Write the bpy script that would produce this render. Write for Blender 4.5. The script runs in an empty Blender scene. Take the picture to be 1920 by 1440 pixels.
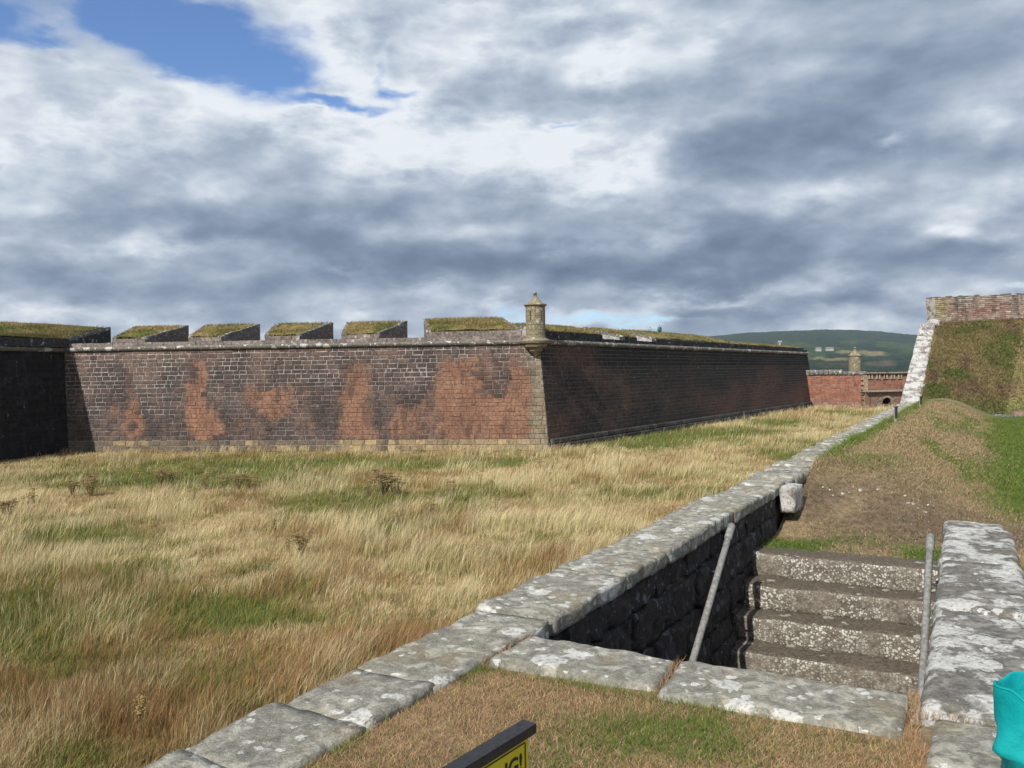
import bpy, math, random
import numpy as np
from mathutils import Vector, Matrix, noise as mnoise
R = math.radians
random.seed(7); rng = np.random.default_rng(7)
S = bpy.context.scene
COL = S.collection
EYE = 5.8                       # eye height above the ditch floor; heights below are metres above that floor

# ------------------------------------------------------------------ camera
F, PITCH, ROLL = 1550.0, math.atan(22/1550), R(-0.77)
cd = bpy.data.cameras.new('camera'); cam = bpy.data.objects.new('camera', cd); COL.objects.link(cam)
cd.sensor_width = 36; cd.lens = F/1920*36; cd.clip_start = 0.1; cd.clip_end = 30000
cam.matrix_world = Matrix.Translation((0, 0, EYE)) @ Matrix.Rotation(math.pi/2-PITCH, 4, 'X') @ Matrix.Rotation(ROLL, 4, 'Z')
S.camera = cam
S.render.resolution_x, S.render.resolution_y = 1024, 768
S.cycles.max_bounces = 5; S.cycles.diffuse_bounces = 2; S.cycles.glossy_bounces = 1; S.cycles.transmission_bounces = 2; S.cycles.transparent_max_bounces = 4

# ------------------------------------------------------------------ node helpers
class G:
    def __init__(s, nt): s.t = nt; s.n = nt.nodes; s.l = nt.links
    def node(s, typ, ins=None, **kw):
        nd = s.n.new(typ)
        for k, v in kw.items(): setattr(nd, k, v)
        for k, v in (ins or {}).items(): s.put(nd.inputs[k], v)
        return nd
    def put(s, sock, v):
        if v is None: return
        if hasattr(v, 'is_output'): s.l.new(v, sock)
        else:
            if sock.type == 'RGBA' and len(v) == 3: v = (*v, 1)
            sock.default_value = v
    def m(s, op, a, b=None, c=None, clamp=False):
        nd = s.node('ShaderNodeMath', operation=op, use_clamp=clamp)
        for i, v in enumerate((a, b, c)): s.put(nd.inputs[i], v)
        return nd.outputs[0]
    def add(s, a, b): return s.m('ADD', a, b)
    def sub(s, a, b): return s.m('SUBTRACT', a, b)
    def mul(s, a, b): return s.m('MULTIPLY', a, b)
    def vm(s, op, a, b=None, scale=None):
        nd = s.node('ShaderNodeVectorMath', operation=op)
        s.put(nd.inputs[0], a)
        if b is not None: s.put(nd.inputs[1], b)
        if scale is not None: s.put(nd.inputs['Scale'], scale)
        return nd.outputs['Vector']
    def mix(s, f, a, b, blend='MIX'):
        nd = s.node('ShaderNodeMix', data_type='RGBA', blend_type=blend)
        s.put(nd.inputs[0], f); s.put(nd.inputs[6], a); s.put(nd.inputs[7], b)
        return nd.outputs[2]
    def step(s, v, a, b, lo=0.0, hi=1.0):
        nd = s.node('ShaderNodeMapRange', interpolation_type='SMOOTHSTEP')
        for k, x in zip((0, 1, 2, 3, 4), (v, a, b, lo, hi)): s.put(nd.inputs[k], x)
        return nd.outputs[0]
    def noise(s, vec, scale, detail=4, rough=.55, dist=0.0, color=False):
        nd = s.node('ShaderNodeTexNoise', {'Vector': vec, 'Scale': scale, 'Detail': detail, 'Roughness': rough, 'Distortion': dist})
        return nd.outputs['Color' if color else 'Fac']
    def xyz(s, a, b, c):
        nd = s.node('ShaderNodeCombineXYZ')
        for i, v in enumerate((a, b, c)): s.put(nd.inputs[i], v)
        return nd.outputs[0]
    def sep(s, v): return s.node('ShaderNodeSeparateXYZ', {0: v}).outputs

# ------------------------------------------------------------------ world: blue sky behind broken cloud
SUN_AZ, SUN_EL = 33.8, 41.0     # the sun stands behind the camera to the left
w = bpy.data.worlds.new('World'); S.world = w; w.use_nodes = True
g = G(w.node_tree); g.n.clear()
sky = g.node('ShaderNodeTexSky', sky_type='NISHITA', sun_disc=False, sun_elevation=R(SUN_EL), sun_rotation=R(180+SUN_AZ), dust_density=0.6, ozone_density=2.0)
d0 = g.node('ShaderNodeTexCoord').outputs['Generated']
dx, dy, dz = g.sep(d0)
up = g.m('MAXIMUM', dz, 0.0)
inv = g.m('DIVIDE', 1.0, g.add(up, 0.55))
pl = g.xyz(g.mul(dx, inv), g.mul(dy, inv), g.mul(dz, 2.0))            # the cloud layer seen in perspective
fy = g.m('MAXIMUM', dy, .12)
front = g.step(dy, .1, .45)
wv = g.vm('SUBTRACT', g.noise(pl, 3.0, 2, .5, 0, True), (.5, .5, .5)); wv2 = g.vm('SUBTRACT', g.noise(pl, 11.0, 4, .6, 0, True), (.5, .5, .5))
q = g.xyz(g.m('DIVIDE', dx, fy), g.m('DIVIDE', dz, fy), 0.0)
q = g.vm('ADD', q, g.vm('ADD', g.vm('MULTIPLY', wv, (.20, .10, 0)), g.vm('MULTIPLY', wv2, (.075, .05, 0))))
def blobs(lst):
    tot = 0.0
    for x, y, rx, ry, a in lst:
        nd = g.node('ShaderNodeVectorMath', {0: q, 1: (F/rx, F/ry, 0), 2: (-(x-960)/rx, -(696-y)/ry, 0)}, operation='MULTIPLY_ADD')
        dt = g.node('ShaderNodeVectorMath', {0: nd.outputs[0], 1: nd.outputs[0]}, operation='DOT_PRODUCT').outputs['Value']
        tot = g.m('MULTIPLY_ADD', g.m('POWER', .3679, dt), a, tot)
    return g.mul(tot, front)
lum = blobs([(330,395,260,38,-.20),(250,340,170,40,-.08),(660,440,200,70,-.30),(620,470,90,30,-.10),(950,510,420,36,-.34),(1400,440,280,60,-.34),(1350,250,300,60,-.16),(1600,260,250,110,-.14),
             (1760,120,240,120,-.12),(1320,500,280,30,-.24),(1520,585,330,22,-.30),(120,520,190,40,-.24),(1750,500,250,34,-.15),(400,540,160,26,-.14),
             (210,225,330,60,.17),(90,330,160,40,.06),(470,190,200,45,.20),(800,255,190,60,.32),(640,60,100,80,.22),(900,90,260,80,.12),
             (1060,265,110,55,.36),(1225,265,50,45,.24),(1150,335,120,30,.24),(300,450,120,22,.20),(650,500,80,13,.30),
             (1690,258,40,12,.34),(1800,450,80,24,.28),(1600,345,70,22,.20),(1350,545,130,12,.22),(60,585,200,20,.24),(420,598,200,10,.14)])
hole = blobs([(380,65,190,74,.98),(560,140,90,46,.62),(270,30,110,60,.45),(20,50,90,46,.75),(140,10,110,30,.35),(90,90,50,16,.4),(680,195,70,14,.5),(775,110,16,70,.28),(800,165,60,12,.32),
              (1080,222,60,8,.5),(1140,588,230,18,.50),(1900,540,50,14,.5),(820,560,110,12,.30)])
n1 = g.noise(pl, 5.0, 7, .48); n2 = g.noise(pl, 12.0, 6, .58); n3 = g.noise(pl, 1.1, 2, .5)
sh = g.noise(g.vm('ADD', pl, (-.025, -.02, .035)), 5.0, 7, .48)     # the same field a step towards the sun: lit edges
hv = g.add(hole, g.add(g.mul(g.sub(n1, .5), 1.0), g.add(g.mul(g.sub(n2, .5), .62), g.mul(g.sub(n3, .52), g.sub(1.1, front)))))
L = g.add(.60, lum)
L = g.add(L, g.mul(g.sub(n1, .5), .62)); bil = g.sub(.10, g.m('ABSOLUTE', g.sub(n2, .5))); L = g.add(L, g.mul(bil, g.step(L, .45, .85, .25, 1.25))); L = g.add(L, g.mul(g.sub(n1, sh), .95))
L = g.add(L, g.mul(g.step(hv, .0, .34), .16))
ramp = g.node('ShaderNodeValToRGB', {0: L}); cr = ramp.color_ramp; cr.interpolation = 'B_SPLINE'
for i, (p, c) in enumerate([(.04, (.125,.172,.258)), (.32, (.198,.260,.362)), (.58, (.365,.438,.545)), (.80, (.59,.65,.73)), (1.0, (.80,.84,.88))]):
    e = cr.elements[i] if i < 2 else cr.elements.new(p)
    e.position = p; e.color = (*c, 1)
alpha = g.sub(1.0, g.step(hv, .18, .66))
STR = 0.1
blue = g.mix(1.0, sky.outputs[0], (.92, 1.12, 1.42), 'MULTIPLY')
cl = g.vm('SCALE', ramp.outputs[0], scale=1/STR)
bg = g.node('ShaderNodeBackground', {'Color': g.mix(alpha, blue, cl), 'Strength': STR})
g.l.new(bg.outputs[0], g.node('ShaderNodeOutputWorld').inputs[0])

# ------------------------------------------------------------------ sun, exposure
ld = bpy.data.lights.new('sun', 'SUN'); ld.energy = 4.8; ld.angle = R(.53); ld.color = (1, .95, .86)
sun = bpy.data.objects.new('sun', ld); COL.objects.link(sun)
SD = Vector((math.sin(R(SUN_AZ))*math.cos(R(SUN_EL)), math.cos(R(SUN_AZ))*math.cos(R(SUN_EL)), -math.sin(R(SUN_EL))))
sun.rotation_euler = SD.to_track_quat('-Z', 'Y').to_euler(); sun.location = (-20, -20, 40)
S.view_settings.view_transform = 'Standard'; S.view_settings.look = 'None'; S.view_settings.gamma = 1
S.view_settings.exposure = 0.12

# ------------------------------------------------------------------ geometry helpers
def ray(px, py):
    x, y = (px-960)/F, -(py-720)/F
    c, s = math.cos(ROLL), math.sin(ROLL); x, y = x*c-y*s, x*s+y*c
    return Vector((x, math.cos(PITCH)+y*math.sin(PITCH), y*math.cos(PITCH)-math.sin(PITCH)))
def onz(px, py, z): d = ray(px, py); return d*((z-EYE)/d.z)+Vector((0, 0, EYE))
def onD(px, py, D): d = ray(px, py); return d*(D/d.y)+Vector((0, 0, EYE))
CI = np.array(cam.matrix_world.inverted())
def proj(P):                                                     # where a point stands in the picture (for placing stains and tints)
    P = np.atleast_2d(np.asarray(P, float)); q = P @ CI[:3, :3].T + CI[:3, 3]
    return 960+F*q[:, 0]/-q[:, 2], 720-F*q[:, 1]/-q[:, 2]
def setattrs(o, label=None, cat=None, group=None, kind=None):
    for k, v in (('label', label), ('category', cat), ('group', group), ('kind', kind)):
        if v: o[k] = v
    return o
def link(name, me, mat=None, parent=None, smooth=False, **kw):
    o = bpy.data.objects.new(name, me); COL.objects.link(o)
    if mat: me.materials.append(mat)
    if parent: o.parent = parent; o.matrix_parent_inverse = Matrix.Translation(-parent.location)
    if smooth: me.polygons.foreach_set('use_smooth', np.ones(len(me.polygons), bool))
    return setattrs(o, **kw)
def thing(name, label, cat, loc=(0, 0, 0), group=None):
    o = bpy.data.objects.new(name, None); COL.objects.link(o); o.location = loc; o.empty_display_size = .2
    return setattrs(o, label, cat, group)
class MB:
    def __init__(s): s.v = []; s.f = []; s.c = []
    def add(s, vs, fs, col=None):
        b = len(s.v); s.v += [tuple(p) for p in vs]; s.f += [tuple(i+b for i in f) for f in fs]
        if col is not None: s.c += [tuple(c) for c in (col if hasattr(col[0], '__len__') else [col]*len(vs))]
    def mesh(s, name):
        me = bpy.data.meshes.new(name); me.from_pydata(s.v, [], s.f)
        if s.c:
            a = me.color_attributes.new('col', 'FLOAT_COLOR', 'POINT')
            a.data.foreach_set('color', np.array([c if len(c) == 4 else (*c, 1) for c in s.c], np.float32).ravel())
        return me
    def quad(s, a, b, c, d, col=None): s.add([a, b, c, d], [(0, 1, 2, 3)], col)
    def box(s, c, dx, dy, dz, rot=0, col=None):
        cx, cy, cz = c; ca, sa = math.cos(rot), math.sin(rot); vs = []
        for z in (-dz/2, dz/2):
            for x, y in ((-dx/2, -dy/2), (dx/2, -dy/2), (dx/2, dy/2), (-dx/2, dy/2)): vs.append((cx+x*ca-y*sa, cy+x*sa+y*ca, cz+z))
        s.add(vs, [(3,2,1,0),(4,5,6,7),(0,1,5,4),(1,2,6,5),(2,3,7,6),(3,0,4,7)], col)
    def tube(s, pts, rads, n=8, cap=True, col=None):
        pts = [Vector(p) for p in pts]; vs = []; fs = []
        if not hasattr(rads, '__len__'): rads = [rads]*len(pts)
        for i, p in enumerate(pts):
            d = (pts[min(i+1, len(pts)-1)]-pts[max(i-1, 0)]).normalized()
            a = d.cross(Vector((0, 0, 1)) if abs(d.z) < .9 else Vector((1, 0, 0))).normalized(); b = d.cross(a)
            vs += [p+(a*math.cos(2*math.pi*k/n)+b*math.sin(2*math.pi*k/n))*rads[i] for k in range(n)]
        for i in range(len(pts)-1):
            for k in range(n): fs.append((i*n+k, i*n+(k+1) % n, (i+1)*n+(k+1) % n, (i+1)*n+k))
        if cap: fs += [tuple(range(n))[::-1], tuple(range((len(pts)-1)*n, len(pts)*n))]
        s.add(vs, fs, col)
    def lathe(s, prof, c=(0, 0, 0), n=24, col=None):
        vs = []; fs = []; m = len(prof)
        for r, z in prof: vs += [(c[0]+r*math.cos(2*math.pi*k/n), c[1]+r*math.sin(2*math.pi*k/n), c[2]+z) for k in range(n)]
        for i in range(m-1):
            for k in range(n): fs.append((i*n+k, i*n+(k+1) % n, (i+1)*n+(k+1) % n, (i+1)*n+k))
        fs += [tuple(range(n))[::-1], tuple(range((m-1)*n, m*n))]
        s.add(vs, fs, col)
def lattice(nx, ny, nz):
    key = {}; vs = []; fs = []
    def idx(i, j, k):
        if (i, j, k) not in key: key[(i, j, k)] = len(vs); vs.append((i/nx, j/ny, k/nz))
        return key[(i, j, k)]
    for i in range(nx):
        for j in range(ny):
            fs.append((idx(i,j,0), idx(i,j+1,0), idx(i+1,j+1,0), idx(i+1,j,0))); fs.append((idx(i,j,nz), idx(i+1,j,nz), idx(i+1,j+1,nz), idx(i,j+1,nz)))
    for i in range(nx):
        for k in range(nz):
            fs.append((idx(i,0,k), idx(i+1,0,k), idx(i+1,0,k+1), idx(i,0,k+1))); fs.append((idx(i,ny,k), idx(i,ny,k+1), idx(i+1,ny,k+1), idx(i+1,ny,k)))
    for j in range(ny):
        for k in range(nz):
            fs.append((idx(0,j,k), idx(0,j,k+1), idx(0,j+1,k+1), idx(0,j+1,k))); fs.append((idx(nx,j,k), idx(nx,j+1,k), idx(nx,j+1,k+1), idx(nx,j,k+1)))
    return vs, fs
LAT = {}
def rock(quad, zt, zb, seg=(8, 6, 3), rad=.03, amp=.012, freq=3.0, taper=0.0, ztv=None):
    """a weathered stone: quad = four plan corners (a0b0, a1b0, a1b1, a0b1), top and bottom heights"""
    if seg not in LAT: LAT[seg] = lattice(*seg)
    vs, fs = LAT[seg]; q = [Vector(p) for p in quad]
    la = ((q[1]-q[0]).length+(q[2]-q[3]).length)/2; lb = ((q[3]-q[0]).length+(q[2]-q[1]).length)/2; lz = zt-zb
    out = []; off = Vector((random.random()*50, random.random()*50, random.random()*50))
    tl = [zt+(random.uniform(-.012, .012) if ztv is None else ztv[i]) for i in range(4)]
    for a, b, c in vs:
        def warp(t, n): return t if n < 3 else t+.0
        p = Vector((a*la, b*lb, c*lz)); r = min(rad, la*.4, lb*.4, lz*.4)
        pin = Vector((min(max(p.x, r), la-r), min(max(p.y, r), lb-r), min(max(p.z, r), lz-r)))
        d = p-pin
        if d.length > 1e-6: p = pin+d.normalized()*r
        a2, b2, c2 = p.x/la, p.y/lb, p.z/lz
        xy = q[0]*(1-a2)*(1-b2)+q[1]*a2*(1-b2)+q[2]*a2*b2+q[3]*(1-a2)*b2
        ztop = tl[0]*(1-a2)*(1-b2)+tl[1]*a2*(1-b2)+tl[2]*a2*b2+tl[3]*(1-a2)*b2
        P = Vector((xy.x, xy.y, zb+(ztop-zb)*c2))
        nv = mnoise.noise_vector((P+off)*freq)+mnoise.noise_vector((P+off)*freq*2.7)*.45
        out.append(P+nv*amp)
    return out, fs
def blade_mesh(name, base, h, wid, lean, col, tip=None, segs=2, yaw=None):
    """many grass blades in one mesh: base (n,3), height, width, lean (n,2 in metres at the tip), colour (n,3)"""
    n = len(base); yaw = rng.uniform(0, math.pi, n) if yaw is None else yaw
    sx, sy = np.cos(yaw)*wid/2, np.sin(yaw)*wid/2; tip = col if tip is None else tip
    z0 = np.zeros(n); side = np.stack([sx, sy, z0], 1)
    tipp = base+np.stack([lean[:, 0], lean[:, 1], h], 1)
    if segs == 1:
        V = np.stack([base-side, base+side, tipp], 1).reshape(-1, 3); C = np.stack([col, col, tip], 1).reshape(-1, 3)
        T = np.arange(3*n).reshape(n, 3)
    else:
        mid = base+np.stack([lean[:, 0]*.3, lean[:, 1]*.3, h*.58], 1); cm = (col+tip)/2
        V = np.stack([base-side, base+side, mid-side*.75, mid+side*.75, tipp], 1).reshape(-1, 3)
        C = np.stack([col, col, cm, cm, tip], 1).reshape(-1, 3)
        k = np.arange(n)[:, None]*5; T = np.concatenate([k+np.array([[0, 1, 3]]), k+np.array([[0, 3, 2]]), k+np.array([[2, 3, 4]])])
    me = bpy.data.meshes.new(name)
    me.vertices.add(len(V)); me.vertices.foreach_set('co', V.astype(np.float32).ravel())
    me.loops.add(T.size); me.loops.foreach_set('vertex_index', T.astype(np.int32).ravel())
    me.polygons.add(len(T)); me.polygons.foreach_set('loop_start', np.arange(0, T.size, 3, dtype=np.int32))
    me.update(calc_edges=True)
    a = me.color_attributes.new('col', 'FLOAT_COLOR', 'POINT')
    a.data.foreach_set('color', np.concatenate([np.clip(C, 0, 1), np.ones((len(C), 1))], 1).astype(np.float32).ravel())
    return me
_perm = rng.random((256, 256))
def vnoise(x, y):
    xi, yi = np.floor(x).astype(int), np.floor(y).astype(int); fx, fy_ = x-xi, y-yi
    fx = fx*fx*(3-2*fx); fy_ = fy_*fy_*(3-2*fy_)
    a = _perm[xi & 255, yi & 255]; b = _perm[(xi+1) & 255, yi & 255]; c = _perm[xi & 255, (yi+1) & 255]; d = _perm[(xi+1) & 255, (yi+1) & 255]
    return (a*(1-fx)+b*fx)*(1-fy_)+(c*(1-fx)+d*fx)*fy_
def fbm(x, y, o=4):
    t = 0; a = .5; s = 0
    for i in range(o): t = t+a*vnoise(x*2**i+17*i, y*2**i+31*i); s += a; a *= .55
    return t/s
def jit(c, f): return tuple(v*f for v in c[:3])+tuple(c[3:])
def sst(x, a, b): t = np.clip((x-a)/(b-a), 0, 1); return t*t*(3-2*t)

# ------------------------------------------------------------------ materials
def new_mat(name):
    m = bpy.data.materials.new(name); m.use_nodes = True; gg = G(m.node_tree); gg.n.clear()
    return m, gg
def finish(gg, col, rough=.9, bump=None, dist=.02, spec=.25, trans=0.0):
    b = gg.node('ShaderNodeBsdfPrincipled', {'Base Color': col, 'Roughness': rough, 'Specular IOR Level': spec})
    if bump is not None:
        bp = gg.node('ShaderNodeBump', {'Height': bump, 'Distance': dist, 'Strength': 1.0}); gg.l.new(bp.outputs[0], b.inputs['Normal'])
    out = b.outputs[0]
    if trans:
        t = gg.node('ShaderNodeBsdfTranslucent', {'Color': col}); mx = gg.node('ShaderNodeMixShader', {0: trans, 1: out, 2: t.outputs[0]}); out = mx.outputs[0]
    gg.l.new(out, gg.node('ShaderNodeOutputMaterial').inputs[0])
def attr(gg, n='col'): return gg.node('ShaderNodeAttribute', attribute_name=n).outputs['Color']
def pos(gg): return gg.node('ShaderNodeNewGeometry').outputs['Position']
def mat_plain(name, c, rough=.7, spec=.3, var=.25, scale=12):
    m, gg = new_mat(name); p = pos(gg); n = gg.noise(p, scale, 5)
    col = gg.mix(gg.step(n, .3, .7), tuple(x*(1-var) for x in c), tuple(min(1, x*(1+var)) for x in c))
    finish(gg, col, rough, n, .003, spec); return m
def mat_grass(name, trans=.25):
    m, gg = new_mat(name); finish(gg, attr(gg), .8, None, spec=.15, trans=trans); return m
def mat_ground(name):
    m, gg = new_mat(name); p = pos(gg); n = gg.noise(p, 9, 6, .7); n2 = gg.noise(p, 1.2, 4)
    c = gg.mix(gg.step(n, .3, .72), gg.mix(1.0, attr(gg), (.52, .5, .46), 'MULTIPLY'), gg.mix(1.0, attr(gg), (1.25, 1.22, 1.15), 'MULTIPLY'))
    c = gg.mix(gg.mul(gg.step(n2, .45, .7), .3), c, (.10, .07, .035))
    finish(gg, c, .95, n, .05); return m
def mat_masonry(name):
    """block colour comes with the stone; streaks, crust and lime bloom are added on top"""
    m, gg = new_mat(name); p = pos(gg); x, y, z = gg.sep(p)
    st = gg.noise(gg.xyz(x, y, gg.mul(z, .14)), 1.9, 6, .62); st2 = gg.noise(gg.xyz(x, y, gg.mul(z, .22)), .8, 6, .65)
    n = gg.noise(p, 7, 6, .65); f = gg.noise(p, 1.1, 4)
    an = gg.node('ShaderNodeAttribute', attribute_name='col'); c = an.outputs['Color']
    ex = gg.add(gg.sub(1.0, an.outputs['Alpha']), gg.add(gg.mul(gg.sub(gg.noise(gg.xyz(x, y, gg.mul(z, .7)), 1.6, 8, .68), .5), 1.5), gg.mul(gg.sub(st, .5), 1.0)))
    orange = gg.mix(gg.step(gg.noise(p, .9, 5, .6), .35, .65), (.185, .103, .073), (.255, .148, .103))
    c = gg.mix(gg.mul(gg.step(ex, .30, .78), gg.step(an.outputs['Alpha'], .97, .90)), c, orange)
    c = gg.mix(gg.step(n, .30, .72), gg.mix(1.0, c, (.60, .6, .6), 'MULTIPLY'), gg.mix(1.0, c, (1.3, 1.25, 1.2), 'MULTIPLY'))
    c = gg.mix(gg.mul(gg.step(st, .52, .66), .6), c, (.045, .036, .036))
    c = gg.mix(gg.mul(gg.step(st2, .55, .7), .35), c, gg.mix(1.0, c, (1.5, 1.45, 1.45), 'MULTIPLY'))
    lime = gg.mul(gg.step(gg.noise(gg.xyz(x, y, gg.mul(z, .38)), 3.4, 7, .72), .60, .70), gg.step(gg.add(f, gg.mul(gg.step(z, 3.5, 7.6), .10)), .46, .62))
    c = gg.mix(gg.mul(lime, .62), c, gg.mix(.75, c, (.5, .48, .46)))
    finish(gg, c, .92, n, .03); return m
def lichen(gg, p, scale, cover, warp=.35):
    """crisp pale patches of many sizes"""
    q = gg.vm('ADD', p, gg.vm('SCALE', gg.vm('SUBTRACT', gg.noise(p, scale*2.2, 4, .6, 0, True), (.5, .5, .5)), scale=warp/scale*1.3))
    v = gg.node('ShaderNodeTexVoronoi', {'Vector': q, 'Scale': scale, 'Randomness': 1.0}); rc = gg.sep(v.outputs['Color'])[0]
    r = gg.mul(gg.m('MAXIMUM', gg.sub(rc, 1-cover), 0.0), .62/max(cover, .1))
    return gg.step(gg.sub(r, v.outputs['Distance']), -.012, .03)
def mat_stone(name, base, cover=.35, big=.35, ochre=.3, wh=(.70, .69, .65), spot=6.0):
    m, gg = new_mat(name); p = pos(gg); n = gg.noise(p, 14, 8, .7); n2 = gg.noise(p, 2.3, 5, .6); n3 = gg.noise(p, 60, 4, .7)
    c = gg.mix(gg.step(n, .3, .7), tuple(v*.62 for v in base), tuple(v*1.25 for v in base))
    c = gg.mix(gg.mul(gg.step(n2, .5, .68), ochre), c, (.30, .235, .13))
    c = gg.mix(gg.mul(gg.step(gg.noise(p, 5, 6, .7), .56, .66), .5), c, tuple(v*.45 for v in base))
    c = gg.mix(gg.step(n3, .35, .65, .0, .55), c, gg.mix(1.0, c, (.45, .45, .45), 'MULTIPLY')); film = gg.mul(gg.step(gg.noise(p, 7, 8, .7, .4), .50, .60), .5); c = gg.mix(film, c, tuple(v*1.75 for v in base))
    la = lichen(gg, p, spot, cover, .6); lb = lichen(gg, p, spot*3.4, cover*.6, .7)
    lc = gg.step(gg.add(gg.noise(p, 3.2, 9, .70), big), .84, .93)
    l = gg.m('MAXIMUM', la, gg.m('MAXIMUM', lb, lc))
    l = gg.mul(l, gg.step(gg.noise(p, 34, 5, .7), .34, .50, .12, 1.0))
    c = gg.mix(l, c, gg.mix(gg.step(n, .35, .65), tuple(v*.72 for v in wh), wh))
    finish(gg, c, .93, gg.add(gg.add(n, gg.mul(n3, .5)), gg.mul(l, .15)), .022); return m
M = {}
M['masonry'] = mat_masonry('masonry')
M['coping'] = mat_stone('grey_coping_stone', (.31, .296, .25), .36, .24, .45, wh=(.66, .65, .61), spot=5.5)
M['slab'] = mat_stone('lichened_slab', (.20, .19, .17), .36, .37, .15, wh=(.64, .63, .60), spot=4)
M['raking'] = mat_stone('whitened_stone', (.26, .23, .21), .4, .40, .1, wh=(.60, .59, .57), spot=3)
M['farcoping'] = mat_stone('far_coping', (.17, .16, .148), .45, .24, .2, wh=(.58, .57, .54), spot=1.7)
M['turret'] = mat_stone('ochre_sandstone', (.25, .215, .15), .2, .16, .55, wh=(.5, .47, .38), spot=3)
M['rubble'] = mat_stone('dark_rubble', (.055, .048, .048), .22, .20, .0, wh=(.16, .175, .19), spot=9)  # dark crust, with the stair face's shade put into the colour
M['grass'] = mat_grass('grass_blades', .3)
M['ground'] = mat_ground('grass_ground')
M['void'] = mat_plain('dark_mortar', (.06, .05, .045))  # turret core: dark joints, and the painted darkness behind the loopholes
M['rail'] = mat_plain('weathered_grey_rail', (.215, .213, .205), .55, .4, .3, 25)
M['post'] = mat_plain('dark_marker', (.045, .047, .055), .5)
M['pale'] = mat_plain('pale_wood', (.34, .31, .26))
def mat_step():
    m, gg = new_mat('pebbly_step_stone'); p = pos(gg); nrm = gg.node('ShaderNodeNewGeometry').outputs['True Normal']; nz = gg.sep(nrm)[2]
    n = gg.noise(p, 10, 7, .7); f = gg.noise(p, 2.0, 4)
    base = gg.mix(gg.step(n, .3, .7), (.10, .08, .064), (.24, .21, .17))
    v = gg.node('ShaderNodeTexVoronoi', {'Vector': gg.vm('ADD', p, gg.vm('SCALE', gg.noise(p, 50, 3, .6, 0, True), scale=.025)), 'Scale': 40.0}); rc = gg.sep(v.outputs['Color'])[0]
    sp = gg.mul(gg.step(gg.sub(gg.add(gg.mul(rc, .55), .16), v.outputs['Distance']), -.05, .08), gg.step(gg.add(f, gg.mul(gg.sub(n, .5), .5)), .33, .56, .15, 1.0))
    c = gg.mix(gg.mul(sp, .95), base, (.56, .55, .49))
    moss = gg.mul(gg.step(nz, .55, .85), gg.step(n, .2, .5, .72, 1.0))
    c = gg.mix(moss, c, gg.mix(gg.step(gg.noise(p, 30, 5, .7), .35, .65), (.075, .060, .046), (.155, .130, .100)))
    spot = gg.mul(lichen(gg, p, 9, .22, .6), gg.step(nz, .3, .7)); c = gg.mix(gg.mul(spot, .7), c, (.45, .43, .37))
    finish(gg, c, .95, gg.add(n, gg.mul(sp, .4)), .022); return m
M['step'] = mat_step()

# ------------------------------------------------------------------ the frame of the covered way: t runs along the wall, e to the right of its inner edge
Qp = np.array([3.61, 11.22]); U = np.array([.4986, .8668]); Vv = np.array([.8668, -.4986])
def TE(t, e, z=0.0): p = Qp+U*t+Vv*e; return Vector((p[0], p[1], z))
def toTE(x, y): dx_, dy_ = x-Qp[0], y-Qp[1]; return dx_*U[0]+dy_*U[1], dx_*Vv[0]+dy_*Vv[1]
ZC = EYE-1.6                     # coping level
def zway(t, e):
    t = np.asarray(t, float); e = np.asarray(e, float)
    near = EYE-1.64
    base = near+(EYE-2.22-near)*sst(t, -6.8, -2.0)-.10*sst(e, 2.0, 4.0)*sst(t, -4, 2)
    base = np.where((e < 2.3) & (t > -7.3), EYE-2.22, base)
    md = .26*np.exp(-((t-.75)/.45)**2-(e/.45)**2)+.70*sst(t, -.5, 3.0)*(1-sst(e, .6, 2.9))+.05*np.sin(e*1.5)*sst(t, 1, 4)
    return base+md-3.0*sst(e, 30, 70)+.05*(fbm(t*.5+9, e*.5+3, 3)-.5)

# wall lines of the bastion
CORNER = np.array([2.68, 60.7]); LEFTC = np.array([-34.75, 64.6]); FAR = np.array([46.09, 125.4]); K = .15
class Wall:
    def __init__(s, o, end, inward):
        s.o = np.array(o, float); s.a = (np.array(end)-s.o); s.L = np.hypot(*s.a); s.a /= s.L
        n = np.array([-s.a[1], s.a[0]]); s.n = n if n @ np.array(inward) > 0 else -n
    def P(s, q, h, out=0.0):
        p = s.o+s.a*q+s.n*(K*h-out); return Vector((p[0], p[1], h))
    def T(s, q, dep, z):                                        # above the batter: dep metres behind the wall top
        p = s.o+s.a*q+s.n*(K*8.0+dep); return Vector((p[0], p[1], z))
    def s_at(s, px, dep=0.0):                                   # where a sight line meets the wall top in plan
        d = ray(px, 640); o = s.o+s.n*(K*8+dep)
        A = np.array([[s.a[0], -d.x], [s.a[1], -d.y]]); return float(np.linalg.solve(A, -o)[0])
WM = Wall(CORNER, LEFTC, (0, 1)); WF = Wall(CORNER, FAR, (-1, .5)); WL = Wall(LEFTC, LEFTC+np.array([-.27, -.963])*34, (-1, 0))

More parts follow.
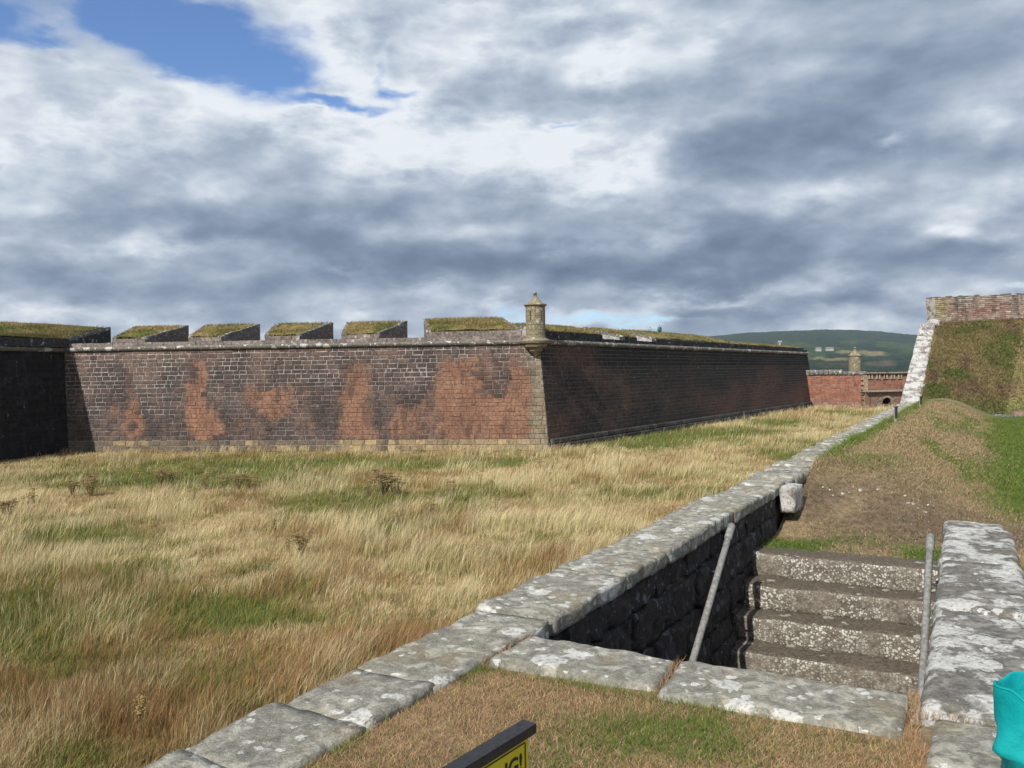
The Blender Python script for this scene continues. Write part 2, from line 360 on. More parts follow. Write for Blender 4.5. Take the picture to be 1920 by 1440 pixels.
# ------------------------------------------------------------------ setting: ground, ditch, covered way, bank, rampart top, hills
TAN, GREEN, BROWN, OLIVE = np.array([.50, .355, .185]), np.array([.105, .155, .035]), np.array([.24, .135, .055]), np.array([.20, .16, .055])
def gblob(px, py, lst):
    t = 0
    for x, y, rx, ry, a in lst: t = t+a*np.exp(-((px-x)/rx)**2-((py-y)/ry)**2)
    return t
DG = [(620,852,520,9,.45),(1180,828,90,8,1.0),(1320,806,120,7,1.0),(1450,786,90,6,.9),(340,890,330,20,1.0),(700,866,300,6,.7),(120,1060,120,25,.5),(60,1010,80,20,.5),(130,985,120,28,.55),(240,1000,110,20,.5),(30,1150,70,60,.7),(480,1130,70,16,.9),(520,1145,100,14,.5),(880,1030,140,22,.5),
      (270,1050,60,18,.6),(150,1400,140,50,.55),(440,1300,170,60,.5),(250,1240,200,70,.42),(60,1180,90,90,.4),(640,1230,120,30,.4),(1250,815,200,14,.8),(1330,880,150,10,.4),(700,1150,160,40,.3),(560,862,480,8,.45),(1030,1000,70,18,.5)]
DB = [(600,852,560,10,.45),(450,1140,90,30,.5),(650,1200,250,70,.5),(250,1300,260,120,.45),(120,1200,100,80,.3),(450,920,70,14,.5),(1480,780,60,10,.4)]
def ditch_tint(x, y):
    px, py = proj(np.stack([x, y, np.full_like(x, .3)], 1)); ok = y > 3
    n = fbm(x*.22, y*.13, 4); n2 = fbm(x*.5+50, y*.3+9, 4)
    gr = np.clip(np.where(ok, gblob(px, py, DG), .2)+sst(n, .53, .72)*.75-.10, 0, 1)
    br = np.clip(np.where(ok, gblob(px, py, DB), .2)+sst(n2, .54, .70)*.6, 0, 1)
    return gr, br
def grid_mesh(name, xs, ys, zf, cf, skip=None, frame=None):
    X, Y = np.meshgrid(xs, ys, indexing='ij'); x, y = X.ravel(), Y.ravel(); z = zf(x, y); c = cf(x, y)
    if frame: p = Qp+np.outer(x, U)+np.outer(y, Vv); V = np.column_stack([p, z])
    else: V = np.column_stack([x, y, z])
    ny = len(ys); b = MB(); b.v = [tuple(v) for v in V]; b.c = [tuple(q) for q in c]
    for i in range(len(xs)-1):
        for j in range(ny-1):
            if skip and skip((xs[i]+xs[i+1])/2, (ys[j]+ys[j+1])/2): continue
            k = i*ny+j; b.f.append((k, k+ny, k+ny+1, k+1))
    return b.mesh(name)
b = MB(); Rg = 9000; b.quad((-Rg, -Rg, -.12), (Rg, -Rg, -.12), (Rg, Rg, -.12), (-Rg, Rg, -.12), (.10, .13, .045))
link('ground', b.mesh('ground'), M['ground'], kind='structure')
def ditch_col(x, y):
    gr, br = ditch_tint(x, y); c = TAN*.75+(BROWN-TAN*.75)*br[:, None]; return c+(GREEN-c)*np.clip(gr*1.2, 0, 1)[:, None]
link('ditch_floor', grid_mesh('ditch_floor', np.linspace(-75, 75, 110), np.linspace(-12, 150, 120), lambda x, y: .12*(fbm(x*.15, y*.15)-.5), ditch_col), M['ground'], smooth=True, kind='structure')
def way_tint(t, e):
    p = Qp+np.outer(t, U)+np.outer(e, Vv); px, py = proj(np.column_stack([p, np.where(np.asarray(t) < -6, 4.16, 3.8)])); ok = p[:, 1] > 1
    n = fbm(t*.9, e*.9+40, 4); n2 = fbm(t*.35+5, e*1.4, 4)
    gr = sst(e+.5*(n-.5), 2.1, 2.9)*sst(t, 1.5, 5)*.97+sst(n2, .48, .68)*.5*sst(t, 1, 4)
    gr = gr+np.exp(-((t+.75)/.5)**2)*(e < 2.2)*sst(n, .42, .6)*1.2+(t > 3)*np.exp(-(e/.28)**2)*.6
    gr = gr+(t < -7.4)*np.where(ok, gblob(px, py, [(1200,1390,150,35,.9),(1450,1400,260,40,.55),(1330,1360,60,20,.4),(1040,1430,60,30,.6)]), .3)*(.35+1.3*sst(n, .4, .6))
    gr = gr+(t < -7.4)*np.exp(-((t+7.65)/.05)**2)*.8*sst(n, .46, .60)+(t < -7.5)*np.exp(-(e/.06)**2)*.8*sst(n, .46, .60)
    red = (t < -7.4)*.8+0*t
    return np.clip(gr, 0, 1), np.clip(red, 0, 1)
DRY, REDDRY, LAWN = np.array([.335, .258, .162]), np.array([.390, .262, .155]), np.array([.105, .175, .038])
def way_col(t, e):
    gr, rd = way_tint(t, e); c = DRY+(REDDRY-DRY)*rd[:, None]; c = c*(.75+.5*fbm(t*2, e*2, 3))[:, None]; so = (np.exp(-((t-1.0)/1.5)**2)*(e < 3.2)*sst(fbm(t*1.3+2, e*1.3, 3), .30, .55))[:, None]; c = c+(np.array([.17, .122, .088])-c)*so*.8; return c*.8+(LAWN*.8-c*.8)*(gr*np.where(t < -7, .5, 1))[:, None]
ts = np.unique(np.round(np.concatenate([np.arange(-20, -7.3, .3), [-7.35], np.arange(-7.0, -1.5, .3), [-1.25], np.arange(-.95, 37, .3)]), 3))
es = np.unique(np.round(np.concatenate([np.arange(0, 4.2, .2), [2.4], np.arange(4.4, 12, .6), np.arange(12, 75, 4)]), 3))
link('lawn', grid_mesh('lawn', ts, es, zway, way_col, lambda t, e: -7.35 < t < -1.25 and e < 2.4, True), M['ground'], smooth=True, kind='structure')
# steep grass bank with its toe on the lawn
r0, r1 = onz(1688, 755, ZC-.05), onD(1724, 614, 43.0); wid = Vector((.9668, -.20, 0)).normalized()*.86      # the raking coping at its left edge
TOE = [r0+wid*.93-Vector((0, 0, .1)), Vector((22.9, 38.5, EYE-2.36)), Vector((33, 37, EYE-2.4)), Vector((60, 30, EYE-2.5))]
CRE = [r1+wid*.9+Vector((.25, .5, .28)), onD(1920, 598, 44), Vector((37, 43, EYE+2.5)), Vector((66, 38, EYE+2.5))]
def bankpt(a, c):
    i = min(int(a*3), 2); f = a*3-i; p = TOE[i].lerp(TOE[i+1], f); q = CRE[i].lerp(CRE[i+1], f)
    r = p.lerp(q, c); bul = .25*math.sin(math.pi*c); return Vector((r.x, r.y-bul*.4, r.z+bul*.5))
NA, NB = 60, 26; bv = np.array([bankpt(i/NA, j/NB) for i in range(NA+1) for j in range(NB+1)])
bv[:, 2] += .16*(fbm(bv[:, 0]*.8, bv[:, 1]*.8+bv[:, 2])-.5)
def bank_tint(P):
    n = fbm(P[:, 0]*.7+3, P[:, 2]*1.3+P[:, 1]*.2, 4); n2 = fbm(P[:, 0]*1.3+60, P[:, 2]*1.5, 4); low = 1-sst(P[:, 2], EYE-2.3, EYE-1.2)
    gr = np.clip(sst(n, .44, .66)*.85+low*.75, 0, 1); br = sst(n2, .45, .65)
    c = np.array([.30, .245, .125])+(np.array([.25, .18, .115])-np.array([.30, .245, .125]))*br[:, None]; return c+(np.array([.150, .185, .060])-c)*gr[:, None]
b = MB(); b.v = [tuple(v) for v in bv]; b.c = [tuple(c) for c in bank_tint(bv)]
b.f = [(i*(NB+1)+j, (i+1)*(NB+1)+j, (i+1)*(NB+1)+j+1, i*(NB+1)+j+1) for i in range(NA) for j in range(NB)]
top = len(b.v)                                                   # level ground behind the crest, under the brick wall
for q in CRE: b.v.append((q.x+7, q.y+9, q.z-.1)); b.c.append((.16, .13, .06))
cr_idx = [round(i*NA/3)*(NB+1)+NB for i in range(4)]
for i in range(3): b.f.append((cr_idx[i], cr_idx[i+1], top+i+1, top+i))
link('grass_bank', b.mesh('grass_bank'), M['ground'], smooth=True, kind='structure')
# earth on top of the bastion, behind the parapet
b = MB(); zt = EYE+2.2
ring = [WL.T(30, 5, zt), WL.T(0, 4, zt)+Vector((0, 4, 0)), WM.T(WM.L/2, 4.6, zt), WM.T(3, 4.6, zt), WF.T(6, 5, zt), WF.T(76, 4, zt), Vector((20, 175, zt)), Vector((-90, 150, zt)), Vector((-95, 50, zt))]
b.add(ring, [tuple(range(len(ring)))], (.15, .15, .05))
b.add([WF.T(25, 5.4, EYE+3.5), WF.T(60, 5.4, EYE+3.2), WF.T(60, 9.5, EYE+3.2), WF.T(25, 9.5, EYE+3.5), WF.T(25, 12, zt), WF.T(60, 12, zt)], [(0, 1, 2, 3), (3, 2, 5, 4)], (.15, .15, .05))
link('rampart_ground', b.mesh('rampart_ground'), M['ground'], kind='structure')
# far wooded hills across the water
def ridge(px): return np.interp(px, [-3000, 0, 900, 1180, 1300, 1400, 1470, 1560, 1640, 1700, 1760, 2000, 2600, 5000], [60, 46, 42, 52, 61, 68, 72, 72, 69, 62, 58, 52, 50, 60])
az = np.concatenate([np.linspace(-2600, 1250, 70), np.linspace(1260, 1760, 240), np.linspace(1780, 4600, 60)]); rows = np.linspace(0, 1, 60)
b = MB(); nA = len(az)
A_, R_ = np.meshgrid(az, rows, indexing='ij'); a_, r_ = A_.ravel(), R_.ravel()
D_ = 700+4800*r_**1.3; X_ = (a_-960)/F*D_; hr = ridge(a_)
el = (-14+(hr+14)*np.clip(r_/.86, 0, 1)**.8)*np.where(r_ > .86, 1-.25*(r_-.86)/.14, 1)
el = el+3.6*(fbm(a_*.02, r_*7, 4)-.5)*np.clip(r_*4, 0, 1)+1.3*(fbm(a_*.35, r_*60, 2)-.5)
Z_ = EYE+el/F*D_
ypix = 690-el
FOR, FLD, MEAD, ROCK = np.array([.024, .046, .034]), np.array([.23, .20, .11]), np.array([.045, .075, .038]), np.array([.15, .11, .085])
n = fbm(a_*.03, r_*9, 4); c = FOR+(MEAD-FOR)*sst(n, .46, .62)[:, None]*((ypix > 638) & (ypix < 668))[:, None]
def paint(c, m, col): return c+(col-c)*np.clip(m, 0, 1)[:, None]
def soft(px, py, x0, x1, y0, y1, sl=0): yy = py-sl*(px-x0); return sst(px, x0-9, x0+9)*(1-sst(px, x1-9, x1+9))*sst(yy, y0-1, y0+1)*(1-sst(yy, y1-1, y1+1))
for x0, x1, y0, y1, sl, col in [(1570,1660,656,661,.05,FLD),(1620,1662,659,667,.06,FLD),(1515,1592,669.5,674,.02,FLD),(1668,1680,643,646,0,FLD*.8),(1488,1515,641,644,0,FLD*.5),(1625,1675,679,690,0,ROCK),(1655,1675,676,687,0,ROCK),(1530,1590,680,688,0,ROCK*.6)]:
    c = paint(c, soft(a_+22*(fbm(ypix*.25, a_*.03, 2)-.5), ypix+7*(fbm(a_*.06+3, r_*9, 3)-.5), x0, x1, y0, y1, sl)*(.75 if col[0] > .2 else .4), col)
c = c*(.7+.6*fbm(a_*.25, r_*40, 3))[:, None]
b.v = list(zip(X_, D_, Z_)); b.c = [tuple(q) for q in c]; nr = len(rows)
b.f = [(i*nr+j, (i+1)*nr+j, (i+1)*nr+j+1, i*nr+j+1) for i in range(nA-1) for j in range(nr-1)]
mh, gg = new_mat('wooded_hill'); p = pos(gg); nn = gg.noise(p, .03, 6, .7)
finish(gg, gg.mix(gg.step(nn, .35, .65), gg.mix(1.0, attr(gg), (.6, .6, .6), 'MULTIPLY'), gg.mix(1.0, attr(gg), (1.35, 1.35, 1.35), 'MULTIPLY')), .95, nn, 8.0, .1)
link('hills', b.mesh('hills'), mh, smooth=True, kind='structure')

# ------------------------------------------------------------------ masonry builders
def blockgeo(P, s0, s1, s0t, s1t, h0, h1, gap, proud, ch=.025):
    g2 = gap/2; a0, a1, b0, b1 = s0+g2, s1-g2, s0t+g2, s1t-g2; l, u = h0+g2, h1-g2
    vs = [P(a0, l, -.05), P(a1, l, -.05), P(b1, u, -.05), P(b0, u, -.05), P(a0, l, proud-ch), P(a1, l, proud-ch), P(b1, u, proud-ch), P(b0, u, proud-ch),
          P(a0+ch, l+ch, proud), P(a1-ch, l+ch, proud), P(b1-ch, u-ch, proud), P(b0+ch, u-ch, proud)]
    fs = [(8, 9, 10, 11)]
    for i in range(4):
        j = (i+1) % 4; fs += [(i, j, 4+j, 4+i), (4+i, 4+j, 8+j, 8+i)]
    return vs, fs
def courses(spec):
    h = 0; out = []
    for n, hh in spec:
        for i in range(n): f = hh*(1+.17*math.sin(i*2.4)+.08*math.sin(i*5.1+1)) if i < n-1 else sum(a*b_ for a, b_ in spec)-h if len(spec) > 1 and n > 5 else hh; out.append((h, h+f)); h += f
    return out
def masonry(root, W, spec, sfun, colfn, mortfn, nobj, proud=(.015, .05), lens=(.42, .85), gapfn=lambda x, y: .05, score=None, stuff='stonework'):
    """individual blocks in courses, joints recessed; the blocks that show largest are parts of their own"""
    bl = []; rnd = random.Random(root.name)
    for ci, (h0, h1) in enumerate(courses(spec)):
        lo0, hi0 = sfun(h0); lo1, hi1 = sfun(h1); q = rnd.uniform(-.3, 0)
        while q < hi1:
            ln = rnd.uniform(*lens)*(1.25 if ci < 2 else 1); e = q+ln
            if e > hi0-.3: e = max(hi0, hi1)+.01
            cl = lambda v, lo, hi: min(max(v, lo), hi)
            a0, a1, t0, t1 = cl(q, lo0, hi0), cl(e, lo0, hi0), cl(q, lo1, hi1), cl(e, lo1, hi1)
            if a1-a0 > .12 and t1-t0 > .12: bl.append((a0, a1, t0, t1, h0, h1, ci))
            q = e
    cen = np.array([W.P((k[0]+k[1])/2, (k[4]+k[5])/2) for k in bl]); px, py = proj(cen)
    sc = [(k[1]-k[0]) if score is None else score(k, px[i], py[i]) for i, k in enumerate(bl)]
    pick = set(sorted(range(len(bl)), key=lambda i: -sc[i])[:nobj]); rest = MB(); flip = None
    for i, k in enumerate(bl):
        vs, fs = blockgeo(W.P, *k[:6], gapfn(px[i], py[i])*rnd.uniform(.7, 1.3), rnd.uniform(*proud))
        vx, vy = proj(np.array(vs[8:])); f_ = rnd.uniform(.80, 1.2); sd = rnd.random(); cc = [jit(colfn(vx[j], vy[j], k, random.Random(sd)), f_) for j in range(4)]; c = cc*3
        if flip is None: flip = (vs[9]-vs[8]).cross(vs[11]-vs[8]).dot(Vector((W.n[0], W.n[1], 0))) > 0
        if flip: fs = [f[::-1] for f in fs]
        if i in pick:
            o = MB(); o.add(vs, fs, c); link('stone_block', o.mesh('stone_block'), M['masonry'], root)
        else: rest.add(vs, fs, c)
    if rest.v: link(stuff, rest.mesh(stuff), M['masonry'], root, kind='stuff')
    hs = sorted({h for c in courses(spec) for h in c}); m = MB(); N = max(2, int(W.L/.6))     # the mortar bed behind the joints
    for ia in range(len(hs)):
        lo, hi = sfun(hs[ia])
        for k in range(N+1):
            p = W.P(lo+(hi-lo)*k/N, hs[ia]); m.v.append(tuple(p))
    mx, my = proj(np.array(m.v)); m.c = [mortfn(mx[i], my[i]) for i in range(len(m.v))]
    for ia in range(len(hs)-1):
        for k in range(N): q = (ia*(N+1)+k, ia*(N+1)+k+1, (ia+1)*(N+1)+k+1, (ia+1)*(N+1)+k); m.f.append(q[::-1] if flip else q)
    link('mortar_bed', m.mesh('mortar_bed'), M['mortar'], root)
def mat_mortar():
    m, gg = new_mat('lime_mortar'); p = pos(gg); n = gg.noise(p, 3, 7, .75)
    finish(gg, gg.mix(gg.step(n, .38, .56), gg.mix(1.0, attr(gg), (.28, .27, .26), 'MULTIPLY'), attr(gg)), .95, n, .02); return m
M['mortar'] = mat_mortar()
def lerp3(a, b_, f): return tuple(a[i]+(b_[i]-a[i])*f for i in range(3))
def box4(px, py, x, y, rx, ry): return math.exp(-((px-x)/rx)**4-((py-y)/ry)**4)
ORANGE = [(905,775,105,62,1.0),(868,705,50,38,.8),(945,690,60,26,.55),(665,780,36,52,1.0),(668,705,28,34,.75),(376,790,30,38,1.0),(366,735,17,50,.85),(372,680,22,30,.5),
          (512,757,30,26,.9),(470,745,14,22,.6),(247,785,15,48,.85),(236,715,8,22,.6),(215,770,12,25,.5),(575,770,20,40,.35),(770,790,28,45,.6),(740,805,20,25,.55),(520,700,60,60,.25),(985,760,30,60,.6),(450,800,50,25,.3)]
CRUST = [(922,705,26,46,.9),(882,725,7,55,.6),(940,790,5,35,.5),(905,790,5,25,.4),(600,745,26,26,.5)]
def orange_at(px, py):
    return max(0, min(1, sum(a*box4(px, py, x, y, rx, ry) for x, y, rx, ry, a in ORANGE)-sum(a*box4(px, py, x, y, rx, ry) for x, y, rx, ry, a in CRUST)))
DARKS, OR_S, PINK, YEL = (.066, .053, .051), (.255, .140, .092), (.150, .102, .088), (.33, .255, .145)
def main_col(px, py, k, rnd):
    nb = float(fbm(np.array([px*.035]), np.array([py*.02]), 3)[0]); o = orange_at(px+60*(nb-.5), py+40*(nb-.5))*1.0+rnd.uniform(-.12, .12)-max(0, nb-.55)*.8
    up_ = max(0, 1-abs(py-668)/34)
    if k[6] < 2:
        y_ = 1.0 if px > 728 or 640 < px < 708 else .15
        c = lerp3((.105, .09, .08), YEL, max(0, min(1, y_*rnd.uniform(.5, 1)+(rnd.random() < .13)*.6)))
    else:
        c = lerp3(DARKS, PINK, max(0, min(1, (nb-.40)*2.6+rnd.uniform(-.25, .25)+up_*.45)))
        c = (*c, 1-max(0, min(.98, o)))
    if len(c) == 3: c = (*c, 1)
    if px > 985: f2 = .75*min(1, (px-980)/22); c = (*lerp3(c, (.27, .235, .165), f2), 1-(1-c[3])*(1-f2) if len(c) == 4 else 1)
    return c
def main_mort(px, py):
    o = min(1, sum(a*box4(px, py, x, y, rx, ry) for x, y, rx, ry, a in ORANGE)); nb = float(fbm(np.array([px*.02+7]), np.array([py*.03]), 3)[0])
    w_ = .17+.26*max(0, 1-max(0, py-655)/150)+.35*(nb-.5); c = lerp3((w_, w_*.95, w_*.90), (.30, .155, .10), o)
    return lerp3(c, (.30, .25, .17), .8) if py > 826 else c
def main_gap(px, py): return .046-.027*orange_at(px, py)
def dark_col(px, py, k, rnd):  # flank stone tone, with the wall's shade put into the colour
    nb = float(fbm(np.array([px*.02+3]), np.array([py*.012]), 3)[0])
    c = lerp3((.027, .024, .025), (.115, .064, .051), max(0, min(1, (nb-.52)*2.2+rnd.uniform(-.15, .15)+.35*max(0, min(1, 1-(k[4]-1)/4.5))+.45*max(0, min(1, 1-(px-1030)/170)))))  # redder low down and at the corner: grazing sunlight painted in
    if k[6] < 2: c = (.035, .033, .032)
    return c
def dark_mort(px, py): return (.13, .125, .12)  # joint tone with the same shade put in
SPEC = [(2, .42), (21, .3352)]   # courses up to the cordon
def sM(h): return .09*h, WM.L+.11*h+.5
def sF(h): return .09*h, WF.L-.02*h
def sL(h): return -.18*h-.5, WL.L
bast = thing('bastion_wall', 'sunlit red and dark sandstone bastion face with embrasures along its top', 'wall', WM.P(WM.L/2, 0))
masonry(bast, WM, SPEC, sM, main_col, main_mort, 300, gapfn=main_gap)
flank = thing('bastion_wall', 'long shaded dark bastion wall running back from the corner turret', 'wall', WF.P(WF.L/2, 0))
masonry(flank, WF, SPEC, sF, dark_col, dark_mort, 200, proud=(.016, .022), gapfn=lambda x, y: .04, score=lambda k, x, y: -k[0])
left = thing('bastion_wall', 'black shadowed wall closing the ditch at the left edge', 'wall', WL.P(WL.L/2, 0))
masonry(left, WL, SPEC, sL, lambda x, y, k, r: jit((.017, .016, .018), r.uniform(.7, 1.3)), lambda x, y: (.030, .028, .028), 0, lens=(.6, 1.1), gapfn=lambda x, y: .035)  # near-black tone: the deep shade is put into this wall's stone colour
# projecting plinth along the shaded flank
pl_ = MB(); rnd = random.Random(5); q = .3
while q < WF.L-1:
    e = min(q+rnd.uniform(.7, 1.3), WF.L-.5)
    for h0, h1, pr in ((0, .45, .34), (.45, .85, .22)):
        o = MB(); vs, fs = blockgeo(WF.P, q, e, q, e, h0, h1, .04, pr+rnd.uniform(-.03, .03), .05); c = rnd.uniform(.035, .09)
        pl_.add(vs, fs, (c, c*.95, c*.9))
    q = e
link('plinth', pl_.mesh('plinth'), M['masonry'], flank, kind='stuff')
# cordon and parapet
def cordon(W, root, s0, s1, white):
    q = s0; rnd = random.Random(root.name+'c')
    while q < s1-.05:
        e = min(q+rnd.uniform(.85, 1.25), s1); e = s1 if s1-e < .4 else e
        prof = [(-.1, 7.86), (.12, 7.87), (.24, 7.95), (.29, 8.06), (.25, 8.17), (.12, 8.24), (-.1, 8.25)]; vs = []; j = rnd.uniform(-.012, .012)
        for s_ in (q+.008, e-.008): vs += [W.T(s_, -o_-j, h) for o_, h in prof]
        n = len(prof); fs = [(i, i+1, n+i+1, n+i) for i in range(n-1)]+[tuple(range(n))[::-1], tuple(range(n, 2*n))]
        o = MB(); o.add(vs, fs); link('cordon_stone', o.mesh('cordon_stone'), M[white], root); q = e
def parapet(W, root, s0, s1, h0, h1, colf, name='parapet_stone'):
    q = s0; rnd = random.Random(root.name+str(h0)+str(s0))
    while q < s1-.05:
        e = min(q+rnd.uniform(.6, 1.1), s1); e = s1 if s1-e < .35 else e
        o = MB(); vs = []
        for d_ in (rnd.uniform(-.015, .015), .55):
            vs += [W.T(q+.012, d_, h0+.006), W.T(e-.012, d_, h0+.006), W.T(e-.012, d_, h1-.006+rnd.uniform(-.02, .02)), W.T(q+.012, d_, h1-.006+rnd.uniform(-.02, .02))]
        o.add(vs, [(0, 1, 2, 3), (7, 6, 5, 4), (0, 4, 5, 1), (1, 5, 6, 2), (2, 6, 7, 3), (3, 7, 4, 0)], colf(rnd))
        link(name, o.mesh(name), M['parapet'], root); q = e
def mat_parapet():
    m, gg = new_mat('parapet_stone'); p = pos(gg); n = gg.noise(p, 5, 6, .7)
    c = gg.mix(gg.step(n, .35, .68), gg.mix(1.0, attr(gg), (.5, .5, .5), 'MULTIPLY'), gg.mix(1.0, attr(gg), (1.25, 1.25, 1.25), 'MULTIPLY'))
    l = gg.step(gg.noise(p, 2.2, 7, .7), .58, .66); finish(gg, gg.mix(gg.mul(l, .8), c, (.52, .5, .47)), .93, n, .03); return m
M['parapet'] = mat_parapet()
lightp = lambda r: jit((.25, .21, .19), r.uniform(.7, 1.15)); darkp = lambda r: jit((.05, .049, .052), r.uniform(.7, 1.2))  # second tone: same parapet stone with the wall's shade put into it
palep = lambda r: jit((.46, .44, .41), r.uniform(.9, 1.1))  # whitish tone: sunlight on the flank cheeks put into the stone colour
LEFTTOP = WM.L+.9
cordon(WM, bast, .9, LEFTTOP-.1, 'farcoping'); cordon(WF, flank, .9, WF.L-.1, 'farcoping'); cordon(WL, left, -1.3, 32, 'farcoping')
HS, HM = 8.55, 8.86
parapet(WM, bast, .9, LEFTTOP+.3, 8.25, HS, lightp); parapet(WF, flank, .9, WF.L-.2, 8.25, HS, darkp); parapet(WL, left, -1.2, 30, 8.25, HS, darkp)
def turf_blades(P, n, hh, colf, wid=.03):
    """tufts on a quad patch; P(a, c) gives a point"""
    a, c = rng.random(n), rng.random(n); base = np.array([P(i, j) for i, j in zip(a, c)])
    col = colf(base); return base, rng.uniform(.5, 1, n)*hh, np.full(n, wid), rng.normal(0, hh*.5, (n, 2)), col
def turf_col(P):
    n = fbm(P[:, 0]*.6, P[:, 1]*.8+4, 4); g_ = sst(n, .42, .66)[:, None]; c = np.array([.29, .225, .10]); c = c+(np.array([.145, .155, .045])-c)*g_
    return c*rng.uniform(.7, 1.25, (len(P), 1))
def merlon(root, fl, fr, br_, bl_, zf, zb, zsill, cheekmat='parapet', nbl=700, colf=lightp, label=None):
    """fl, fr, br_, bl_: plan corners; the turf top rises from front to back"""
    del_ = lambda v, z: Vector((v.x, v.y, z))
    body = MB(); rr = random.Random(fl.x); A, B, C, D = [del_(v, zsill-.3) for v in (fl, fr, br_, bl_)]; a, b2, c, d = del_(fl, zf), del_(fr, zf), del_(br_, zb), del_(bl_, zb)
    body.add([A, B, C, D, a, b2, c, d], [(0, 1, 5, 4), (1, 2, 6, 5), (2, 3, 7, 6), (3, 0, 4, 7)], colf(rr))
    o = link('merlon', body.mesh('merlon'), M['parapet'], root)
    # turf: a slightly humped sheet with tufts
    def P(i, j):
        p = a.lerp(b2, i).lerp(d.lerp(c, i), j); e_ = min(i, 1-i, j, 1-j); return p+Vector((0, 0, .03+.16*min(1, e_*6)))
    t = MB(); nx, ny = 14, 8
    gp = [(.02+.96*i/nx, .02+.96*j/ny) for i in range(nx+1) for j in range(ny+1)]; vs = [P(*k) for k in gp]
    vs = [v+Vector((0, 0, .14*(mnoise.noise(v*.8)))) for v in vs]; cc = turf_col(np.array(vs))
    t.add(vs, [(i*(ny+1)+j, (i+1)*(ny+1)+j, (i+1)*(ny+1)+j+1, i*(ny+1)+j+1) for i in range(nx) for j in range(ny)], [tuple(x) for x in cc])
    nbl = int(nbl*1.8); ba, h_, w_, ln, cl_ = turf_blades(P, nbl, .21, turf_col, .05)
    for k in range(nbl):
        p = ba[k]; y_ = rng.uniform(0, 3.14); sx = math.cos(y_)*.035; sy = math.sin(y_)*.035
        t.add([(p[0]-sx, p[1]-sy, p[2]-.03), (p[0]+sx, p[1]+sy, p[2]-.03), (p[0]+ln[k, 0], p[1]+ln[k, 1], p[2]+h_[k])], [(0, 1, 2)], tuple(cl_[k]))
    link('turf_top', t.mesh('turf_top'), M['grass'], o)
    # coping stones up the two cheeks
    for p0, p1, sgn in ((a, d, 1), (b2, c, -1)):
        L_ = (p1-p0).length; n = max(3, int(L_/.8)); inn = ((b2-a) if sgn > 0 else (a-b2)).normalized()*.32
        for k in range(n):
            q0, q1 = p0.lerp(p1, k/n+.006), p0.lerp(p1, (k+1)/n-.006); e_ = MB(); u_ = rr.uniform(.07, .12); ov = -inn*.08
            vs = [q0+ov, q1+ov, q1+inn, q0+inn]; vs = [v+Vector((0, 0, -.12)) for v in vs]+[v+Vector((0, 0, u_)) for v in vs]
            fs = [(0, 1, 5, 4), (1, 2, 6, 5), (2, 3, 7, 6), (3, 0, 4, 7), (4, 5, 6, 7)]
            e_.add(vs, fs if sgn < 0 else [f[::-1] for f in fs])
            link('coping_stone', e_.mesh('coping_stone'), M['farcoping'], o)
    return o
DEP = 5.0; SPL = 1.05
fronts = [(210, 272), (353, 415), (496, 562), (640, 711)]
for x0, x1 in fronts:
    sl, sr = WM.s_at(x0), WM.s_at(x1)
    merlon(bast, WM.T(sl, .06, 0), WM.T(sr, .06, 0), WM.T(sr-SPL, DEP, 0), WM.T(sl+SPL, DEP, 0), HM, EYE+4.25, HS)
    parapet(WM, bast, sr, sl, HS, HM, lightp)
sl = WM.s_at(800); sr = WM.s_at(975)
merlon(bast, WM.T(sl, 0, 0), WM.T(sr, 0, 0), WM.T(WM.s_at(941, DEP), DEP, 0), WM.T(sl+SPL+.2, DEP, 0), HM+.1, EYE+4.38, HS, nbl=1600)
parapet(WM, bast, sr-.1, sl, HS, HM+.1, lightp)
c0 = WM.T(WM.s_at(130), 0, 0); f1 = WL.T(30, 0, 0)
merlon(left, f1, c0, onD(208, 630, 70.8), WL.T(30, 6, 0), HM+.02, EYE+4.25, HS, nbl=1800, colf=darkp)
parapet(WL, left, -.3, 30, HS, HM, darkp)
# parapet of the shaded flank
fz = lambda s_: EYE+float(np.interp(s_, [0, 35, 63, 78], [3.95, 4.25, 3.6, 2.95]))
s1, s2, s3, s4 = [WF.s_at(x) for x in (1130, 1172, 1195, 1232)]
FD = 5.4
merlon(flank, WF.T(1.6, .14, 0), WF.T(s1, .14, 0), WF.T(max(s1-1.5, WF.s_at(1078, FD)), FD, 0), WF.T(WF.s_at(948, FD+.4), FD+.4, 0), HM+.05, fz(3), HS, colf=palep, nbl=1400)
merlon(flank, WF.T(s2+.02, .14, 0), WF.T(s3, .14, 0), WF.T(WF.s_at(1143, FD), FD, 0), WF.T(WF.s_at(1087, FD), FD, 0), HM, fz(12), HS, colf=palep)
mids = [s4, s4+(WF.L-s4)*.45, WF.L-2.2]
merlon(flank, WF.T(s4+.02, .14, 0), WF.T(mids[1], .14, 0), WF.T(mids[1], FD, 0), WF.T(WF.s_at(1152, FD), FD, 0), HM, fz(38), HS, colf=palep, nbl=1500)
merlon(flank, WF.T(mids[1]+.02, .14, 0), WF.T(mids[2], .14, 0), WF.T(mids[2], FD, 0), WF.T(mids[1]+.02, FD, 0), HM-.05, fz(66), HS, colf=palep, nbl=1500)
parapet(WF, flank, 1.3, s1, HS, HM+.05, darkp); parapet(WF, flank, s2, s3, HS, HM, darkp); parapet(WF, flank, s4, mids[2], HS, HM-.03, darkp)
